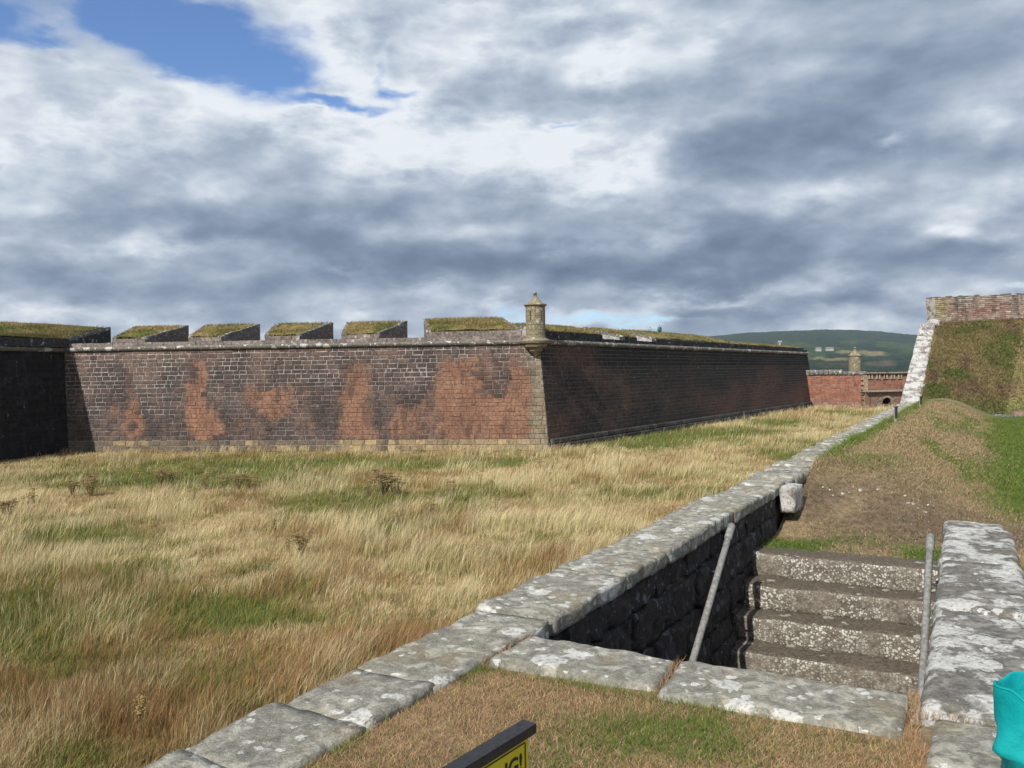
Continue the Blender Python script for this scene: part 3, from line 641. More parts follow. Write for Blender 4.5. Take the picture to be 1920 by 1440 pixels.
# ------------------------------------------------------------------ sentry turrets
def turret(c, r, zb, zt_, label, name, corbel=True, slits=(), roofh=.75, n=32):
    o = thing(name, label, 'turret', c)
    L = lambda nm, me, mt, **k: link(nm, me, mt, o, **k)
    nc = max(5, round((zt_-zb)/.36)); ch = (zt_-zb)/nc; b = MB()
    b.lathe([(r-.05, zb-.1), (r-.05, zt_+.05)], c, n); keep = []
    for f in b.f[:-2]:
        a = (f[0] % n+.5)/n*360
        keep.append(f)
    b.f = keep; L('core', b.mesh('core'), M['void'])
    for i in range(nc):
        z0, z1 = zb+i*ch, zb+(i+1)*ch; k = 0; st = (i % 2)*2; cuts = list(range(st, n+st, 4))
        for a0 in cuts:
            spans = [(a0, a0+4)]
            if i in (nc-2, nc-3):                                  # loopholes: a gap left between two stones
                for sa in slits:
                    ns = []
                    for q0, q1 in spans:
                        m = (sa-q0) % n
                        if m < q1-q0 and .1 < m: ns += [(q0, q0+m-.33), (q0+m+.33, q1)]
                        else: ns.append((q0, q1))
                    spans = [q for q in ns if q[1]-q[0] > .15]
            for q0, q1 in spans:
                e = MB(); S4 = 5; vs = []
                for rr_, zz0, zz1 in ((r, z0+.01, z1-.01), (r-.14, z0+.01, z1-.01)):
                    for zz in (zz0, zz1):
                        for j in range(S4):
                            t = (q0+.05+(q1-q0-.1)*j/(S4-1))/n*2*math.pi; vs.append((c[0]+rr_*math.cos(t), c[1]+rr_*math.sin(t), c[2]+zz))
                fs = []
                for j in range(S4-1): fs += [(j, j+1, S4+j+1, S4+j), (S4+j, S4+j+1, 3*S4+j+1, 3*S4+j), (j+1, j, 2*S4+j, 2*S4+j+1)]
                fs += [(0, S4, 3*S4, 2*S4), (S4-1, 3*S4-1, 4*S4-1, 2*S4-1)]
                e.add(vs, fs); L('stone_block', e.mesh('stone_block'), M['turret'])
    b = MB(); b.lathe([(r-.02, zt_), (r+.04, zt_+.02), (r+.13, zt_+.09), (r+.13, zt_+.15), (r+.05, zt_+.17)], c, n); L('cornice', b.mesh('cornice'), M['turret'])
    b = MB(); z = zt_+.16; b.lathe([(r+.06, z), (r*.66, z+roofh*.28), (r*.36, z+roofh*.62), (r*.2, z+roofh*.92), (r*.24, z+roofh*.97), (r*.12, z+roofh*1.02)], c, n)
    L('roof', b.mesh('roof'), M['turret'], smooth=False)
    b = MB(); rb = r*.2; zz = z+roofh*1.02+rb*.8; b.lathe([(max(.01, rb*math.sin(t)), zz-rb*math.cos(t)) for t in np.linspace(0, math.pi, 9)], c, 14); L('ball_finial', b.mesh('ball_finial'), M['farcoping'], smooth=True)
    if corbel:
        b = MB(); b.lathe([(.1, zb-1.25), (.22, zb-1.1), (.24, zb-.98), (.48, zb-.9), (.52, zb-.72), (.50, zb-.66), (.80, zb-.58), (.86, zb-.42), (.82, zb-.36), (1.02, zb-.30), (1.08, zb-.14), (1.0, zb-.04), (r+.06, zb+.05), (r+.05, zb+.2), (r-.03, zb+.22)], c, n)
        L('corbel', b.mesh('corbel'), M['turret'])
    return o
tc = onD(1004, 600, 61.6); tc = Vector((tc.x, tc.y, 0))
def lookslit(c, off): a = math.degrees(math.atan2(-c.y, -c.x))+off; return (a % 360)/360*32
turret(tc, .73, EYE+2.45, EYE+4.86, 'round ochre stone sentry turret with ball finial on the bastion corner', 'sentry_turret', True, [lookslit(tc, 38), lookslit(tc, -30)], .68)

# ------------------------------------------------------------------ far end of the ditch
rw = random.Random(3)
def facewall(root, p0, p1, z0, z1, k=.0, ch=.34, lens=(.5, .9), colf=None, skip=None, name='stonework', nobj=0):
    d = Vector((p1.x-p0.x, p1.y-p0.y, 0)); L = d.length; d.normalize(); n = Vector((d.y, -d.x, 0)); b = MB(); hs = z0; row = 0
    if n.y > 0: n = -n
    back = MB(); q = [p0+Vector((0, 0, z0-p0.z)), p1+Vector((0, 0, z0-p1.z))]; top = [v+Vector((0, 0, z1-z0))-n*k*(z1-z0) for v in q]
    thick = -n*.9
    vs = q+top[::-1]; vs = vs+[v+thick for v in vs]; back.add(vs, [(0, 1, 2, 3), (7, 6, 5, 4), (1, 5, 6, 2), (4, 0, 3, 7), (3, 2, 6, 7)], (.30, .25, .22))
    if not skip: link('mortar_bed', back.mesh('mortar_bed'), M['mortar'], root)
    while hs < z1-.05:
        he = min(hs+ch*rw.uniform(.9, 1.1), z1); s = -rw.uniform(0, .5)
        while s < L:
            e = min(s+rw.uniform(*lens), L); s0 = max(s, 0)
            if e-s0 > .08 and not (skip and skip(s0, e, hs, he)):
                def P(a, h, o): return Vector((q[0].x, q[0].y, 0))+d*a+n*(o-k*(h-z0))+Vector((0, 0, h))
                vs, fs = blockgeo(P, s0, e, s0, e, hs, he, .045, rw.uniform(.02, .05), .015); b.add(vs, fs, colf(s0/L, (hs-z0)/(z1-z0)))
            s = e
        hs = he; row += 1
    link(name, b.mesh(name), M['masonry'], root, kind='stuff')
    return d, n, L
RED = lambda a, h: jit(lerp3((.30, .115, .075), (.26, .17, .13), rw.random()*.5+(h > .8)*.2+(h < .12)*.4), rw.uniform(.75, 1.15))
GRY = lambda a, h: jit(lerp3((.21, .16, .13), (.27, .13, .09), rw.random()*.7), rw.uniform(.75, 1.15))
a0, a1 = onz(1506, 764, 0), onz(1627, 763, 0); a0.y += 1
ow = thing('outwork_wall', 'red stone wall with pale coping across far end of ditch', 'wall', a0)
zt_ = EYE-1.1
d_, n_, L_ = facewall(ow, a0, a1, 0, zt_, .10, colf=RED)
k = 0
while k < 14:
    q0, q1 = a0+d_*(L_*k/14), a0+d_*(L_*(k+.985)/14); off = -n_*.10*zt_; rise = .28 if k/14 < .62 else .0
    vs, fs = rock([(q0+off+n_*.15)[:2], (q1+off+n_*.15)[:2], (q1+off-n_*1.6)[:2], (q0+off-n_*1.6)[:2]], zt_+.55+rise, zt_, (4, 3, 2), .06, .03)
    vs = [Vector(v) for v in vs]; o = MB(); o.add(vs, fs); link('coping_stone', o.mesh('coping_stone'), M['farcoping'], ow, smooth=True); k += 1
for i in range(int(zt_/.36)):                                    # dressed quoins at its right corner
    w_ = .9 if i % 2 else .55; p = a1-d_*(w_/2-.02)+n_*(.05-.10*(i+.5)*.36); o = MB(); o.box((p.x, p.y, (i+.5)*.36), w_, .5, .345, math.atan2(d_.y, d_.x), (.30, .245, .17)); link('quoin', o.mesh('quoin'), M['masonry'], ow)
t2 = onD(1603, 690, 128.5); t2 = Vector((t2.x, t2.y, 0))
turret(t2, .92, EYE-.8, EYE+1.75, 'smaller far turret with pointed mossy roof above the red wall', 'sentry_turret', False, (), .95)
# loopholed wall and culvert wall behind
b0, b1 = onD(1622, 730, 150), onD(1712, 730, 150); b0.z = b1.z = 0
lw = thing('loopholed_wall', 'far red wall pierced by a row of small pale loopholes', 'wall', b0)
d2, n2_, L2 = facewall(lw, b0, b1, 0, EYE-1.1, 0, colf=RED, lens=(.6, 1.1))
for i, px in enumerate((1632, 1646, 1660, 1673.5, 1687)):
    p = onD(px, 706, 149.9); o = MB()
    for sx in (-1, 1): o.box((p.x+d2.x*sx*.26, p.y+d2.y*sx*.26-.06, p.z), .28, .24, .9, math.atan2(d2.y, d2.x), (.33, .29, .22))
    o.box((p.x, p.y-.06, p.z+.52), .8, .24, .16, math.atan2(d2.y, d2.x), (.33, .29, .22)); o.box((p.x, p.y+.0, p.z), .24, .1, .88, 0, (.012, .011, .01))  # the near-black box paints the darkness inside the slit
    link('loophole', o.mesh('loophole'), M['masonry'], lw)
for i in range(14):
    if i % 2 == 0 or True:
        p = b0.lerp(b1, (i+.5)/14); o = MB(); o.box((p.x, p.y, EYE-1.0+.02*(i % 2)), L2/14-.03, 1.2, .22, math.atan2(d2.y, d2.x), (.30, .25, .22)); link('coping_stone', o.mesh('coping_stone'), M['masonry'], lw)
c0_, c1_ = onz(1622, 763.5, 0), onz(1712, 761, 0); cw = thing('culvert_wall', 'low weathered wall with small arched opening and projecting ledge', 'wall', c0_)
dC = (c1_-c0_).normalized(); ang = math.atan2(dC.y, dC.x); pa = onz(1655, 762, 0); sA = (pa-c0_).dot(dC); hw = .78; ztC = EYE-3.6
arch = lambda s: .55+math.sqrt(max(0, hw*hw-(s-sA)**2)) if abs(s-sA) < hw else -1
facewall(cw, c0_, c1_, 0, ztC, 0, colf=GRY, lens=(.4, .8), skip=lambda s0, s1, h0, h1: s1 > sA-hw-.25 and s0 < sA+hw+.25 and h0 < .55+hw+.1)
nC = Vector((dC.y, -dC.x, 0)); nC = -nC if nC.y > 0 else nC
bk = MB(); NS = 24; LC = (c1_-c0_).length
def CP(s, z, o=0.0): p = c0_+dC*s+nC*o; return Vector((p.x, p.y, z))
xs_ = [0]+[sA-hw+2*hw*i/12 for i in range(13)]+[LC]
for i in range(len(xs_)-1):
    s0, s1 = xs_[i], xs_[i+1]; l0, l1 = max(0, arch(s0+1e-4)), max(0, arch(s1-1e-4)); bk.quad(CP(s0, l0), CP(s1, l1), CP(s1, ztC), CP(s0, ztC), (.27, .23, .20))
bk.quad(CP(sA-hw-.1, -.1, -1.6), CP(sA+hw+.1, -.1, -1.6), CP(sA+hw+.1, 1.6, -1.6), CP(sA-hw-.1, 1.6, -1.6), (.02, .018, .016))  # arch recess: its inner darkness put into near-black back and dark sides
for s_ in (sA-hw, sA+hw): bk.quad(CP(s_, -.1, 0), CP(s_, -.1, -1.7), CP(s_, 1.5, -1.7), CP(s_, 1.5, 0), (.06, .05, .045))
bk.quad(CP(sA-hw, 1.4, 0), CP(sA+hw, 1.4, 0), CP(sA+hw, 1.4, -1.7), CP(sA-hw, 1.4, -1.7), (.06, .05, .045))
link('mortar_bed', bk.mesh('mortar_bed'), M['mortar'], cw)
for i in range(11):                                              # arch stones
    t = math.pi*(i+.5)/11; p = CP(sA+math.cos(t)*(hw+.16), .55+math.sin(t)*(hw+.16), .03); o = MB()
    o.box((0, 0, 0), .30, .22, .22, 0, (.31, .26, .19)); Rm = Matrix.Rotation(ang, 3, 'Z') @ Matrix.Rotation(-t, 3, 'Y'); o.v = [tuple(p+Rm @ Vector(v)) for v in o.v]; link('arch_stone', o.mesh('arch_stone'), M['masonry'], cw)
o = MB(); p = CP(LC/2, ztC+.12, -.25); o.box((p.x, p.y, p.z), LC, 1.7, .22, ang, (.30, .27, .23)); link('ledge', o.mesh('ledge'), M['masonry'], cw)
# low bank of earth behind that ties the walls together
b = MB(); zz = EYE-1.3; b.quad(Vector((40, 140, zz-3)), Vector((95, 152, zz-3)), Vector((95, 200, zz-3)), Vector((40, 190, zz-3)), (.12, .14, .05)); link('far_ground', b.mesh('far_ground'), M['ground'], kind='structure')
# white houses on the hill
mw = mat_plain('white_wall', (.36, .36, .355), .8, var=.05, scale=.2); mr = mat_plain('slate_roof', (.16, .16, .17), .7, scale=.2)
for px, w_, lab in ((1533, 13, 'left one of the two tiny white houses on the far hillside'), (1552, 19, 'right, longer one of the two tiny white houses on the far hillside')):
    k_ = int(np.argmin(np.abs(a_-px)+np.abs(ypix-658)*3)); c = Vector((X_[k_], D_[k_]-10, Z_[k_])); h = thing('farmhouse', lab, 'house', c, 'white farmhouses on the hill')
    o = MB(); o.box((c.x, c.y, c.z+1), w_, 9, 9); link('wall', o.mesh('wall'), mw, h)
    o = MB(); x0, x1, y0, y1, z0 = c.x-w_/2-.5, c.x+w_/2+.5, c.y-5, c.y+5, c.z+5.5
    o.add([(x0, y0, z0), (x1, y0, z0), (x1, y1, z0), (x0, y1, z0), (x0, c.y, z0+4), (x1, c.y, z0+4)], [(0, 1, 5, 4), (2, 3, 4, 5), (1, 2, 5), (3, 0, 4)]); link('roof', o.mesh('roof'), mr, h)

# ------------------------------------------------------------------ the long coping beside the covered way
def ebounds(t): return float(np.interp(t, [-12, -6, 0, 9, 28, 36], [-.52, -.57, -.60, -.70, -.88, -.95])), float(np.interp(t, [-12, -7.5, 0, 10, 28], [-.06, 0, 0, .14, .10]))
rwall = thing('retaining_wall', 'long low stone wall with flat lichened coping running along the ditch edge', 'wall', TE(-4, -.3, 0))
joints = [-12.6, -11.4, -10.3, -9.2, -8.6, -8.06, -6.78, -5.5, -4.5, -3.3, -2.3, -1.1, 0.0]
rj = random.Random(11); t_ = 0.0
while t_ < 28: t_ += rj.uniform(.34, .62); joints.append(t_)
for i in range(len(joints)-1):
    ta, tb = joints[i]+.006, joints[i+1]-.006; o0, i0 = ebounds(ta); o1, i1 = ebounds(tb)
    near = tb < 1.5; ja, jb, jo = rj.uniform(-.02, .02), rj.uniform(-.02, .02), rj.uniform(-.035, .03)*(1 if near else 1.6)
    ji = rj.uniform(-.01, .05) if tb > .5 else rj.uniform(-.015, .015)
    q = [TE(ta+ja*.3, o0+jo)[:2], TE(tb+jb*.3, o1+jo)[:2], TE(tb+jb, i1+ji)[:2], TE(ta+ja, i0+ji)[:2]]
    dz = rj.uniform(-.008, .008) if near else rj.uniform(-.022, .018)
    seg = (int(max(6, (tb-ta)/.06)), 11, 4) if near else (5, 7, 2)
    vs, fs = rock(q, ZC+dz, ZC-.13, seg, .010, .015 if near else .02, 6.0)  # thin coping: the dark rubble below carries the face's shade in its colour
    fs = [f[::-1] for f in fs]
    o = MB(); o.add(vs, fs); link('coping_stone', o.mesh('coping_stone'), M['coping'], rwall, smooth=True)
b = MB()                                                         # wall body below the coping, down to the ditch floor
for ta, tb in ((-14, -7.1), (-7.1, 0), (0, 29)):
    (o0, i0), (o1, i1) = ebounds(ta), ebounds(tb)
    vs = [TE(ta, o0+.03, -.1), TE(tb, o1+.03, -.1), TE(tb, i1-.07, -.1), TE(ta, i0-.07, -.1)]; vs += [Vector((v.x, v.y, ZC-.14)) for v in vs]
    b.add(vs, [(0, 4, 5, 1), (1, 5, 6, 2), (2, 6, 7, 3), (3, 7, 4, 0), (4, 7, 6, 5)], (.12, .095, .08))
link('wall_body', b.mesh('wall_body'), M['masonry'], rwall)
# the shaded inner face over the stair: rough courses of rubble
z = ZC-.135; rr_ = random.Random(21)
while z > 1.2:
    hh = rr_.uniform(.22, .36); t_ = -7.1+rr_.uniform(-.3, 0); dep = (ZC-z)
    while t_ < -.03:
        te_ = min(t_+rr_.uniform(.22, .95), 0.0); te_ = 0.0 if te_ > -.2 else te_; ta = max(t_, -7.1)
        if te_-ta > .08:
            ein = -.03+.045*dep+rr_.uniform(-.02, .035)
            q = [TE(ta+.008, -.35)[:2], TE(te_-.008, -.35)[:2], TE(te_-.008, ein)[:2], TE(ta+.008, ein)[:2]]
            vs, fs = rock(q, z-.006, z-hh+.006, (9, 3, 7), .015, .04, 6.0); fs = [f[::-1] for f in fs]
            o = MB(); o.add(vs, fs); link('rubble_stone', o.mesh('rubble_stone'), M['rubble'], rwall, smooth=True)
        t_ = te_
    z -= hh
q = [TE(.02, .0)[:2], TE(.50, .0)[:2], TE(.52, .22)[:2], TE(.05, .20)[:2]]     # pale block at the end of the stair wall
vs, fs = rock(q, ZC-.01, ZC-.36, (10, 8, 6), .012, .014, 7); o = MB(); o.add(vs, [f[::-1] for f in fs]); link('end_block', o.mesh('end_block'), M['raking'], rwall, smooth=True, label='whitened end block')
# raking coping up the bank
rk = thing('raking_wall', 'whitened sloping coping climbing the left edge of the grass bank', 'wall', r0)
N = 11; cuts = [0]+sorted([(i+rj.uniform(-.25, .25))/N for i in range(1, N)])+[1]
b = MB()
for i in range(N):
    p, q = r0.lerp(r1, cuts[i]+.003), r0.lerp(r1, cuts[i+1]-.003); o = MB(); seg = (7, 4, 2); key, fs = lattice(*seg); vs = []
    nrm = (r1-r0).cross(wid).normalized(); nrm = nrm if nrm.z > 0 else -nrm; wj = rj.uniform(-.06, .10); lift = rj.uniform(-.02, .03)
    for x_, y_, z_ in key:
        P = p.lerp(q, y_)+wid*(x_*(1+wj))-nrm*(.3*(1-z_))+nrm*lift; e_ = min(x_, 1-x_, y_, 1-y_); P -= nrm*(.03 if e_ < 1e-3 and z_ > .9 else 0)
        P += mnoise.noise_vector(P*2.2)*.035; vs.append(P)
    o.add(vs, fs); link('coping_stone', o.mesh('coping_stone'), M['raking'], rk, smooth=True)
nrm = (r1-r0).cross(wid).normalized(); nrm = nrm if nrm.z > 0 else -nrm
vs = [r0-nrm*.28, r1-nrm*.28, r1-nrm*.28+wid*.9, r0-nrm*.28+wid*.9]; vs = vs+[Vector((v.x, v.y, -.1)) for v in vs]
b.add(vs, [(0, 1, 2, 3), (0, 4, 5, 1), (1, 5, 6, 2), (2, 6, 7, 3), (3, 7, 4, 0)], (.22, .13, .10)); link('wall_body', b.mesh('wall_body'), M['masonry'], rk)
p = r1+wid*.3; nxt = CRE[0]
for i in range(7):                                               # broken stones stepping from its head to the brick wall
    f = (i+.5)/7; c = p.lerp(nxt, f); s_ = rj.uniform(.16, .3)
    vs, fs = rock([(c.x-s_, c.y-s_*.8), (c.x+s_*.9, c.y-s_*.7), (c.x+s_, c.y+s_*.8), (c.x-s_*.9, c.y+s_*.8)], c.z+.16, c.z-.5, (5, 5, 3), .07, .07, 2.5); o = MB(); o.add(vs, fs)
    link('rubble_stone', o.mesh('rubble_stone'), M['raking'], rk, smooth=True)
# brick wall on the crest
c0b, c1b, c2b = CRE[0]+Vector((.15, .25, 0)), CRE[1]+Vector((0, .35, 0)), CRE[2]
bw = thing('crest_wall', 'pink and white mottled brick wall along the top of the grass bank', 'wall', c0b)
def crestw(p0, p1, zb0, zb1, zt0, zt1):
    d = Vector((p1.x-p0.x, p1.y-p0.y, 0)); L = d.length; d.normalize(); n = Vector((d.y, -d.x, 0)); n = -n if n.y > 0 else n; nc = 13
    b = MB(); rest = MB(); P = lambda s, v, o=0.0: p0+d*s+n*(o-.12*v)+Vector((0, 0, (zb0+(zb1-zb0)*s/L)*(1-v)+(zt0+(zt1-zt0)*s/L)*v-p0.z))
    b.add([P(0, -.2), P(L, -.2), P(L, 1), P(0, 1), P(L, 1, -.7), P(0, 1, -.7), P(L, -.2, -.7), P(0, -.2, -.7)], [(0, 1, 2, 3), (3, 2, 4, 5), (7, 0, 3, 5), (1, 6, 4, 2)], (.42, .39, .36)); link('mortar_bed', b.mesh('mortar_bed'), M['mortar'], bw)
    for i in range(nc):
        s = -rw.uniform(0, .3)
        while s < L:
            e = min(s+rw.uniform(.26, .46), L); s0 = max(s, 0)
            if e-s0 > .06:
                quo = s0 < .45+.2*(i % 2) and p0 is c0b; top_ = i >= nc-2
                c = (.34, .28, .16) if quo else lerp3((.28, .135, .105), (.34, .25, .21), rw.random()); c = lerp3(c, (.48, .44, .40), rw.random()**3*.8+(.25 if top_ else 0)); c = jit(c, rw.uniform(.75, 1.1))
                Hm = zt0-zb0; vs, fs = blockgeo(lambda a, h, o: P(a, h/Hm, o), s0, e, s0, e, Hm*i/nc, Hm*(i+1)/nc, .026, rw.uniform(.02, .05), .006)
                rest.add(vs, fs, c)
            s = e
    link('brickwork', rest.mesh('brickwork'), M['masonry'], bw, kind='stuff')
    k = 0; s = 0
    while s < L-.1:
        e = min(s+rw.uniform(.45, .9), L); o = MB(); vs = []; u = rw.uniform(.02, .10)
        for ss in (s+.008, e-.008): vs += [P(ss, 1, .05), P(ss, 1, -.72), P(ss, 1, -.70)+Vector((0, 0, u+.02)), P(ss, 1, .04)+Vector((0, 0, u))]
        o.add(vs, [(0, 1, 2, 3), (7, 6, 5, 4), (0, 4, 5, 1), (2, 6, 7, 3), (3, 7, 4, 0), (1, 5, 6, 2)]); link('coping_stone', o.mesh('coping_stone'), M['farcoping'], bw); s = e
T0, T1 = onD(1762, 562, 45).z, onD(1920, 551, 44).z
crestw(c0b, c1b, CRE[0].z-.05, CRE[1].z-.05, T0, T1); crestw(c1b, c2b, CRE[1].z-.05, CRE[2].z, T1, T1+.2)

# ------------------------------------------------------------------ stair pit: near slabs, right-hand wall, steps, rails
fw = thing('slab_wall', 'low wall of broad grey lichened slabs across the near end of the stair', 'wall', TE(-7.35, 1.0, 0))
for e0, e1, j0, j1 in ((.03, .955, .0, .07), (.985, 2.13, .05, .0)):
    q = [TE(-7.62+random.uniform(-.02, .02), e0+j0)[:2], TE(-7.56, e1+j1*.6)[:2], TE(-7.08, e1-j1*.2)[:2], TE(-7.09, e0-j0*.2)[:2]]
    vs, fs = rock(q, ZC-.004, ZC-.26, (24, 13, 4), .025, .014, 6.5); o = MB(); o.add(vs, fs); link('coping_slab', o.mesh('coping_slab'), M['coping'], fw, smooth=True)
b = MB(); vs = [TE(-7.55, -.05, -.1), TE(-7.55, 2.2, -.1), TE(-7.12, 2.2, -.1), TE(-7.12, -.05, -.1)]; vs += [Vector((v.x, v.y, ZC-.26)) for v in vs]
b.add(vs, [(0, 1, 5, 4), (1, 2, 6, 5), (2, 3, 7, 6), (3, 0, 4, 7), (4, 5, 6, 7)], (.1, .085, .07)); link('wall_body', b.mesh('wall_body'), M['masonry'], fw)
sw = thing('stair_wall', 'wide whitened stone wall at the right side of the steps', 'wall', TE(-4.5, 2.4, 0))
for ta, tb, ea, eb, dz in ((-7.22, -5.35, 2.17, 2.74, 0), (-5.33, -3.85, 2.14, 2.72, .01), (-3.83, -2.12, 2.10, 2.69, 0), (-2.1, -1.5, 2.06, 2.62, -.045)):
    q = [TE(ta, ea)[:2], TE(ta, eb)[:2], TE(tb, eb-.01)[:2], TE(tb, ea-.015)[:2]]
    vs, fs = rock(q, ZC+dz, ZC-.30+dz, (11, max(8, int((tb-ta)/.07)), 5), .06, .016, 3.5); o = MB(); o.add(vs, fs); link('coping_slab', o.mesh('coping_slab'), M['slab'], sw, smooth=True)
for ta, tb, ea, eb in ((-7.86, -7.26, 2.24, 2.58), (-8.5, -7.9, 2.26, 2.60), (-9.2, -8.53, 2.22, 2.56)):
    q = [TE(ta, ea)[:2], TE(ta, eb)[:2], TE(tb, eb)[:2], TE(tb, ea)[:2]]; vs, fs = rock(q, ZC+.0, ZC-.3, (7, 9, 4), .04, .014, 4); o = MB(); o.add(vs, fs); link('kerb_stone', o.mesh('kerb_stone'), M['coping'], sw, smooth=True)
b = MB(); vs = [TE(-7.2, 2.17, -.1), TE(-7.2, 2.70, -.1), TE(-1.55, 2.58, -.1), TE(-1.55, 2.11, -.1)]; vs += [Vector((v.x, v.y, ZC-.28)) for v in vs]
b.add(vs, [(0, 1, 5, 4), (1, 2, 6, 5), (2, 3, 7, 6), (3, 0, 4, 7), (4, 5, 6, 7)], (.14, .12, .10)); link('wall_body', b.mesh('wall_body'), M['masonry'], sw)
stair = thing('stone_stair', 'worn stone steps with lichened risers descending into the pit', 'stairs', TE(-4, 1, 0))
for k in range(13):
    zt2 = EYE-2.2-.27*k; te0 = -1.55-.38*k
    if zt2 < .05: break
    q = [TE(te0+random.uniform(-.02, .02), -.12)[:2], TE(te0+random.uniform(-.01, .05)+.05, 2.2)[:2], TE(te0+.52, 2.2)[:2], TE(te0+.5, -.12)[:2]]
    vs, fs = rock(q, zt2, zt2-.30, (30, 7, 5), .04, .016, 5); o = MB(); o.add(vs, fs); link('step', o.mesh('step'), M['step'], stair, smooth=True)
def rail(label, t0, e, z0, ln):
    p0, p1 = TE(t0, e, z0), TE(t0-ln, e+(.11 if e < 1 else .03), z0-.62*ln); o = thing('handrail', label, 'handrail', p1, 'stair handrails')
    b = MB(); b.tube([p0.lerp(p1, f)+Vector((0, 0, -.02*math.sin(math.pi*f))) for f in np.linspace(0, 1, 9)], .033, 14); link('rail', b.mesh('rail'), M['rail'], o, smooth=True)
    d = (p1-p0).normalized(); b = MB(); b.tube([p0-d*.02, p0-d*.012, p0+d*.19, p0+d*.2], [.03, .04, .04, .034], 14); link('end_sleeve', b.mesh('end_sleeve'), M['rail'], o, smooth=True)
    side = -1 if e < 1 else 1
    for f in (.16, .62):
        p = p0.lerp(p1, f); b = MB(); q = TE(*toTE(p.x, p.y), p.z); w_ = Vector((Vv[0], Vv[1], 0))*side*.22
        b.tube([p, p+w_*.5+Vector((0, 0, -.02)), p+w_+Vector((0, 0, -.02))], .012, 8); link('bracket', b.mesh('bracket'), M['post'], o, smooth=True)
rail('left of the two grey handrails, against the shaded rubble wall', -2.72, .085, EYE-1.68, 3.6)
rail('right of the two grey handrails, beside the whitened wall', -2.22, 1.96, EYE-1.72, 3.4)

# ------------------------------------------------------------------ small things
def marker(px, py, h, label):
    g0 = onz(px, py, EYE-1.56); t, e = toTE(g0.x, g0.y); zz = float(zway(np.array([t]), np.array([e]))[0]); c = Vector((g0.x, g0.y, zz))
    o = thing('marker_post', label, 'post', c, 'marker posts on the mound'); a = .5
    b = MB(); b.box((c.x, c.y, c.z+h*.24), .055, .05, h*.56, a); link('stake', b.mesh('stake'), M['pale'], o)
    b = MB(); b.box((c.x+.005, c.y-.03, c.z+h*.62), .085, .03, h*.66, a); link('plate', b.mesh('plate'), M['post'], o)
    b = MB(); b.box((c.x+.005, c.y-.045, c.z+h*.96), .10, .06, .03, a); link('cap', b.mesh('cap'), M['post'], o)
marker(1679, 797, .44, 'nearer dark marker post on the grassy mound by the coping')
marker(1726, 767, .42, 'farther dark marker post near the foot of the grass bank')
sp = Vector((23.45, 38.2, EYE-2.42)); st = thing('drain_stone', 'small squat reddish stone drum at the foot of the grass bank', 'stone', sp)
b = MB(); b.lathe([(.30, -.1), (.34, .05), (.33, .2), (.29, .27)], sp, 14); link('drum', b.mesh('drum'), mat_plain('red_stone', (.24, .13, .10)), st, smooth=True)
b = MB(); b.lathe([(.25, .265), (.24, .31), (.1, .33)], sp, 14); link('cap_stone', b.mesh('cap_stone'), M['farcoping'], st)
pk = thing('edging_kerb', 'thin pale stone edging along the foot of the grass bank', 'kerb', Vector((21, 37.6, EYE-2.36)))
for i in range(9):
    f0 = Vector((20.6, 37.6, 0)).lerp(Vector((27.5, 37.9, 0)), i/9); f1 = Vector((20.6, 37.6, 0)).lerp(Vector((27.5, 37.9, 0)), (i+.97)/9)
    vs, fs = rock([(f0.x, f0.y), (f1.x, f1.y), (f1.x, f1.y+.3), (f0.x, f0.y+.3)], EYE-2.24, EYE-2.5, (5, 2, 2), .03, .015); o = MB(); o.add(vs, fs); link('kerb_stone', o.mesh('kerb_stone'), M['farcoping'], pk, smooth=True)
pebs = [(1543, 914), (1556, 919), (1600, 914), (1613, 921), (1646, 918), (1580, 927), (1562, 930), (1703, 944), (1712, 947), (1722, 953), (1697, 930), (1735, 962), (1592, 924), (1740, 948)]
for i, (px, py) in enumerate(pebs):
    p = onz(px, py, EYE-1.75)
    for _ in range(6): t, e = toTE(p.x, p.y); p = onz(px, py, float(zway(np.array([t]), np.array([e]))[0]))
    s_ = random.uniform(.010, .024); vs, fs = rock([(p.x-s_, p.y-s_), (p.x+s_, p.y-s_*.8), (p.x+s_*.8, p.y+s_), (p.x-s_, p.y+s_*.9)], p.z+s_*1.1, p.z-s_*.5, (4, 4, 3), s_*.6, s_*.2, 20)
    b = MB(); b.add(vs, fs); link('pebble', b.mesh('pebble'), M['raking'], smooth=True, label='small white pebble on the bare brown slope above the steps', cat='stone', group='white pebbles on the mound')
# yellow warning sign
sA_, sB_ = onz(990, 1367, EYE-1.10), onz(866, 1444, EYE-1.10); dS = (sB_-sA_); dS.z = 0; dS.normalize(); nS = Vector((-dS.y, dS.x, 0)); nS = nS if nS.y < 0 else -nS; WS = .62
sg = thing('warning_sign', 'yellow warning sign with black frame bar standing in the near lawn', 'sign', Vector((sA_.x, sA_.y, EYE-1.64))+dS*WS/2)
ys = mat_plain('yellow_sign_face', (.58, .50, .02), .45, .4, .06); bk_ = mat_plain('black_frame', (.022, .022, .026), .55, .35, .3, 60); wl = mat_plain('pale_sign_edge', (.45, .46, .44), .5)
def SP(s, z, o=0.0): p = sA_+dS*s+nS*o; return Vector((p.x, p.y, EYE-1.10+z))
def sbox(name, s0, s1, z0, z1, o0, o1, mt):
    b = MB(); vs = [SP(s0, z0, o0), SP(s1, z0, o0), SP(s1, z1, o0), SP(s0, z1, o0), SP(s0, z0, o1), SP(s1, z0, o1), SP(s1, z1, o1), SP(s0, z1, o1)]
    b.add(vs, [(0, 1, 2, 3), (7, 6, 5, 4), (0, 4, 5, 1), (1, 5, 6, 2), (2, 6, 7, 3), (3, 7, 4, 0)]); return link(name, b.mesh(name), mt, sg)
sbox('frame_bar', -.022, WS+.022, -.016, .014, -.036, .016, bk_)
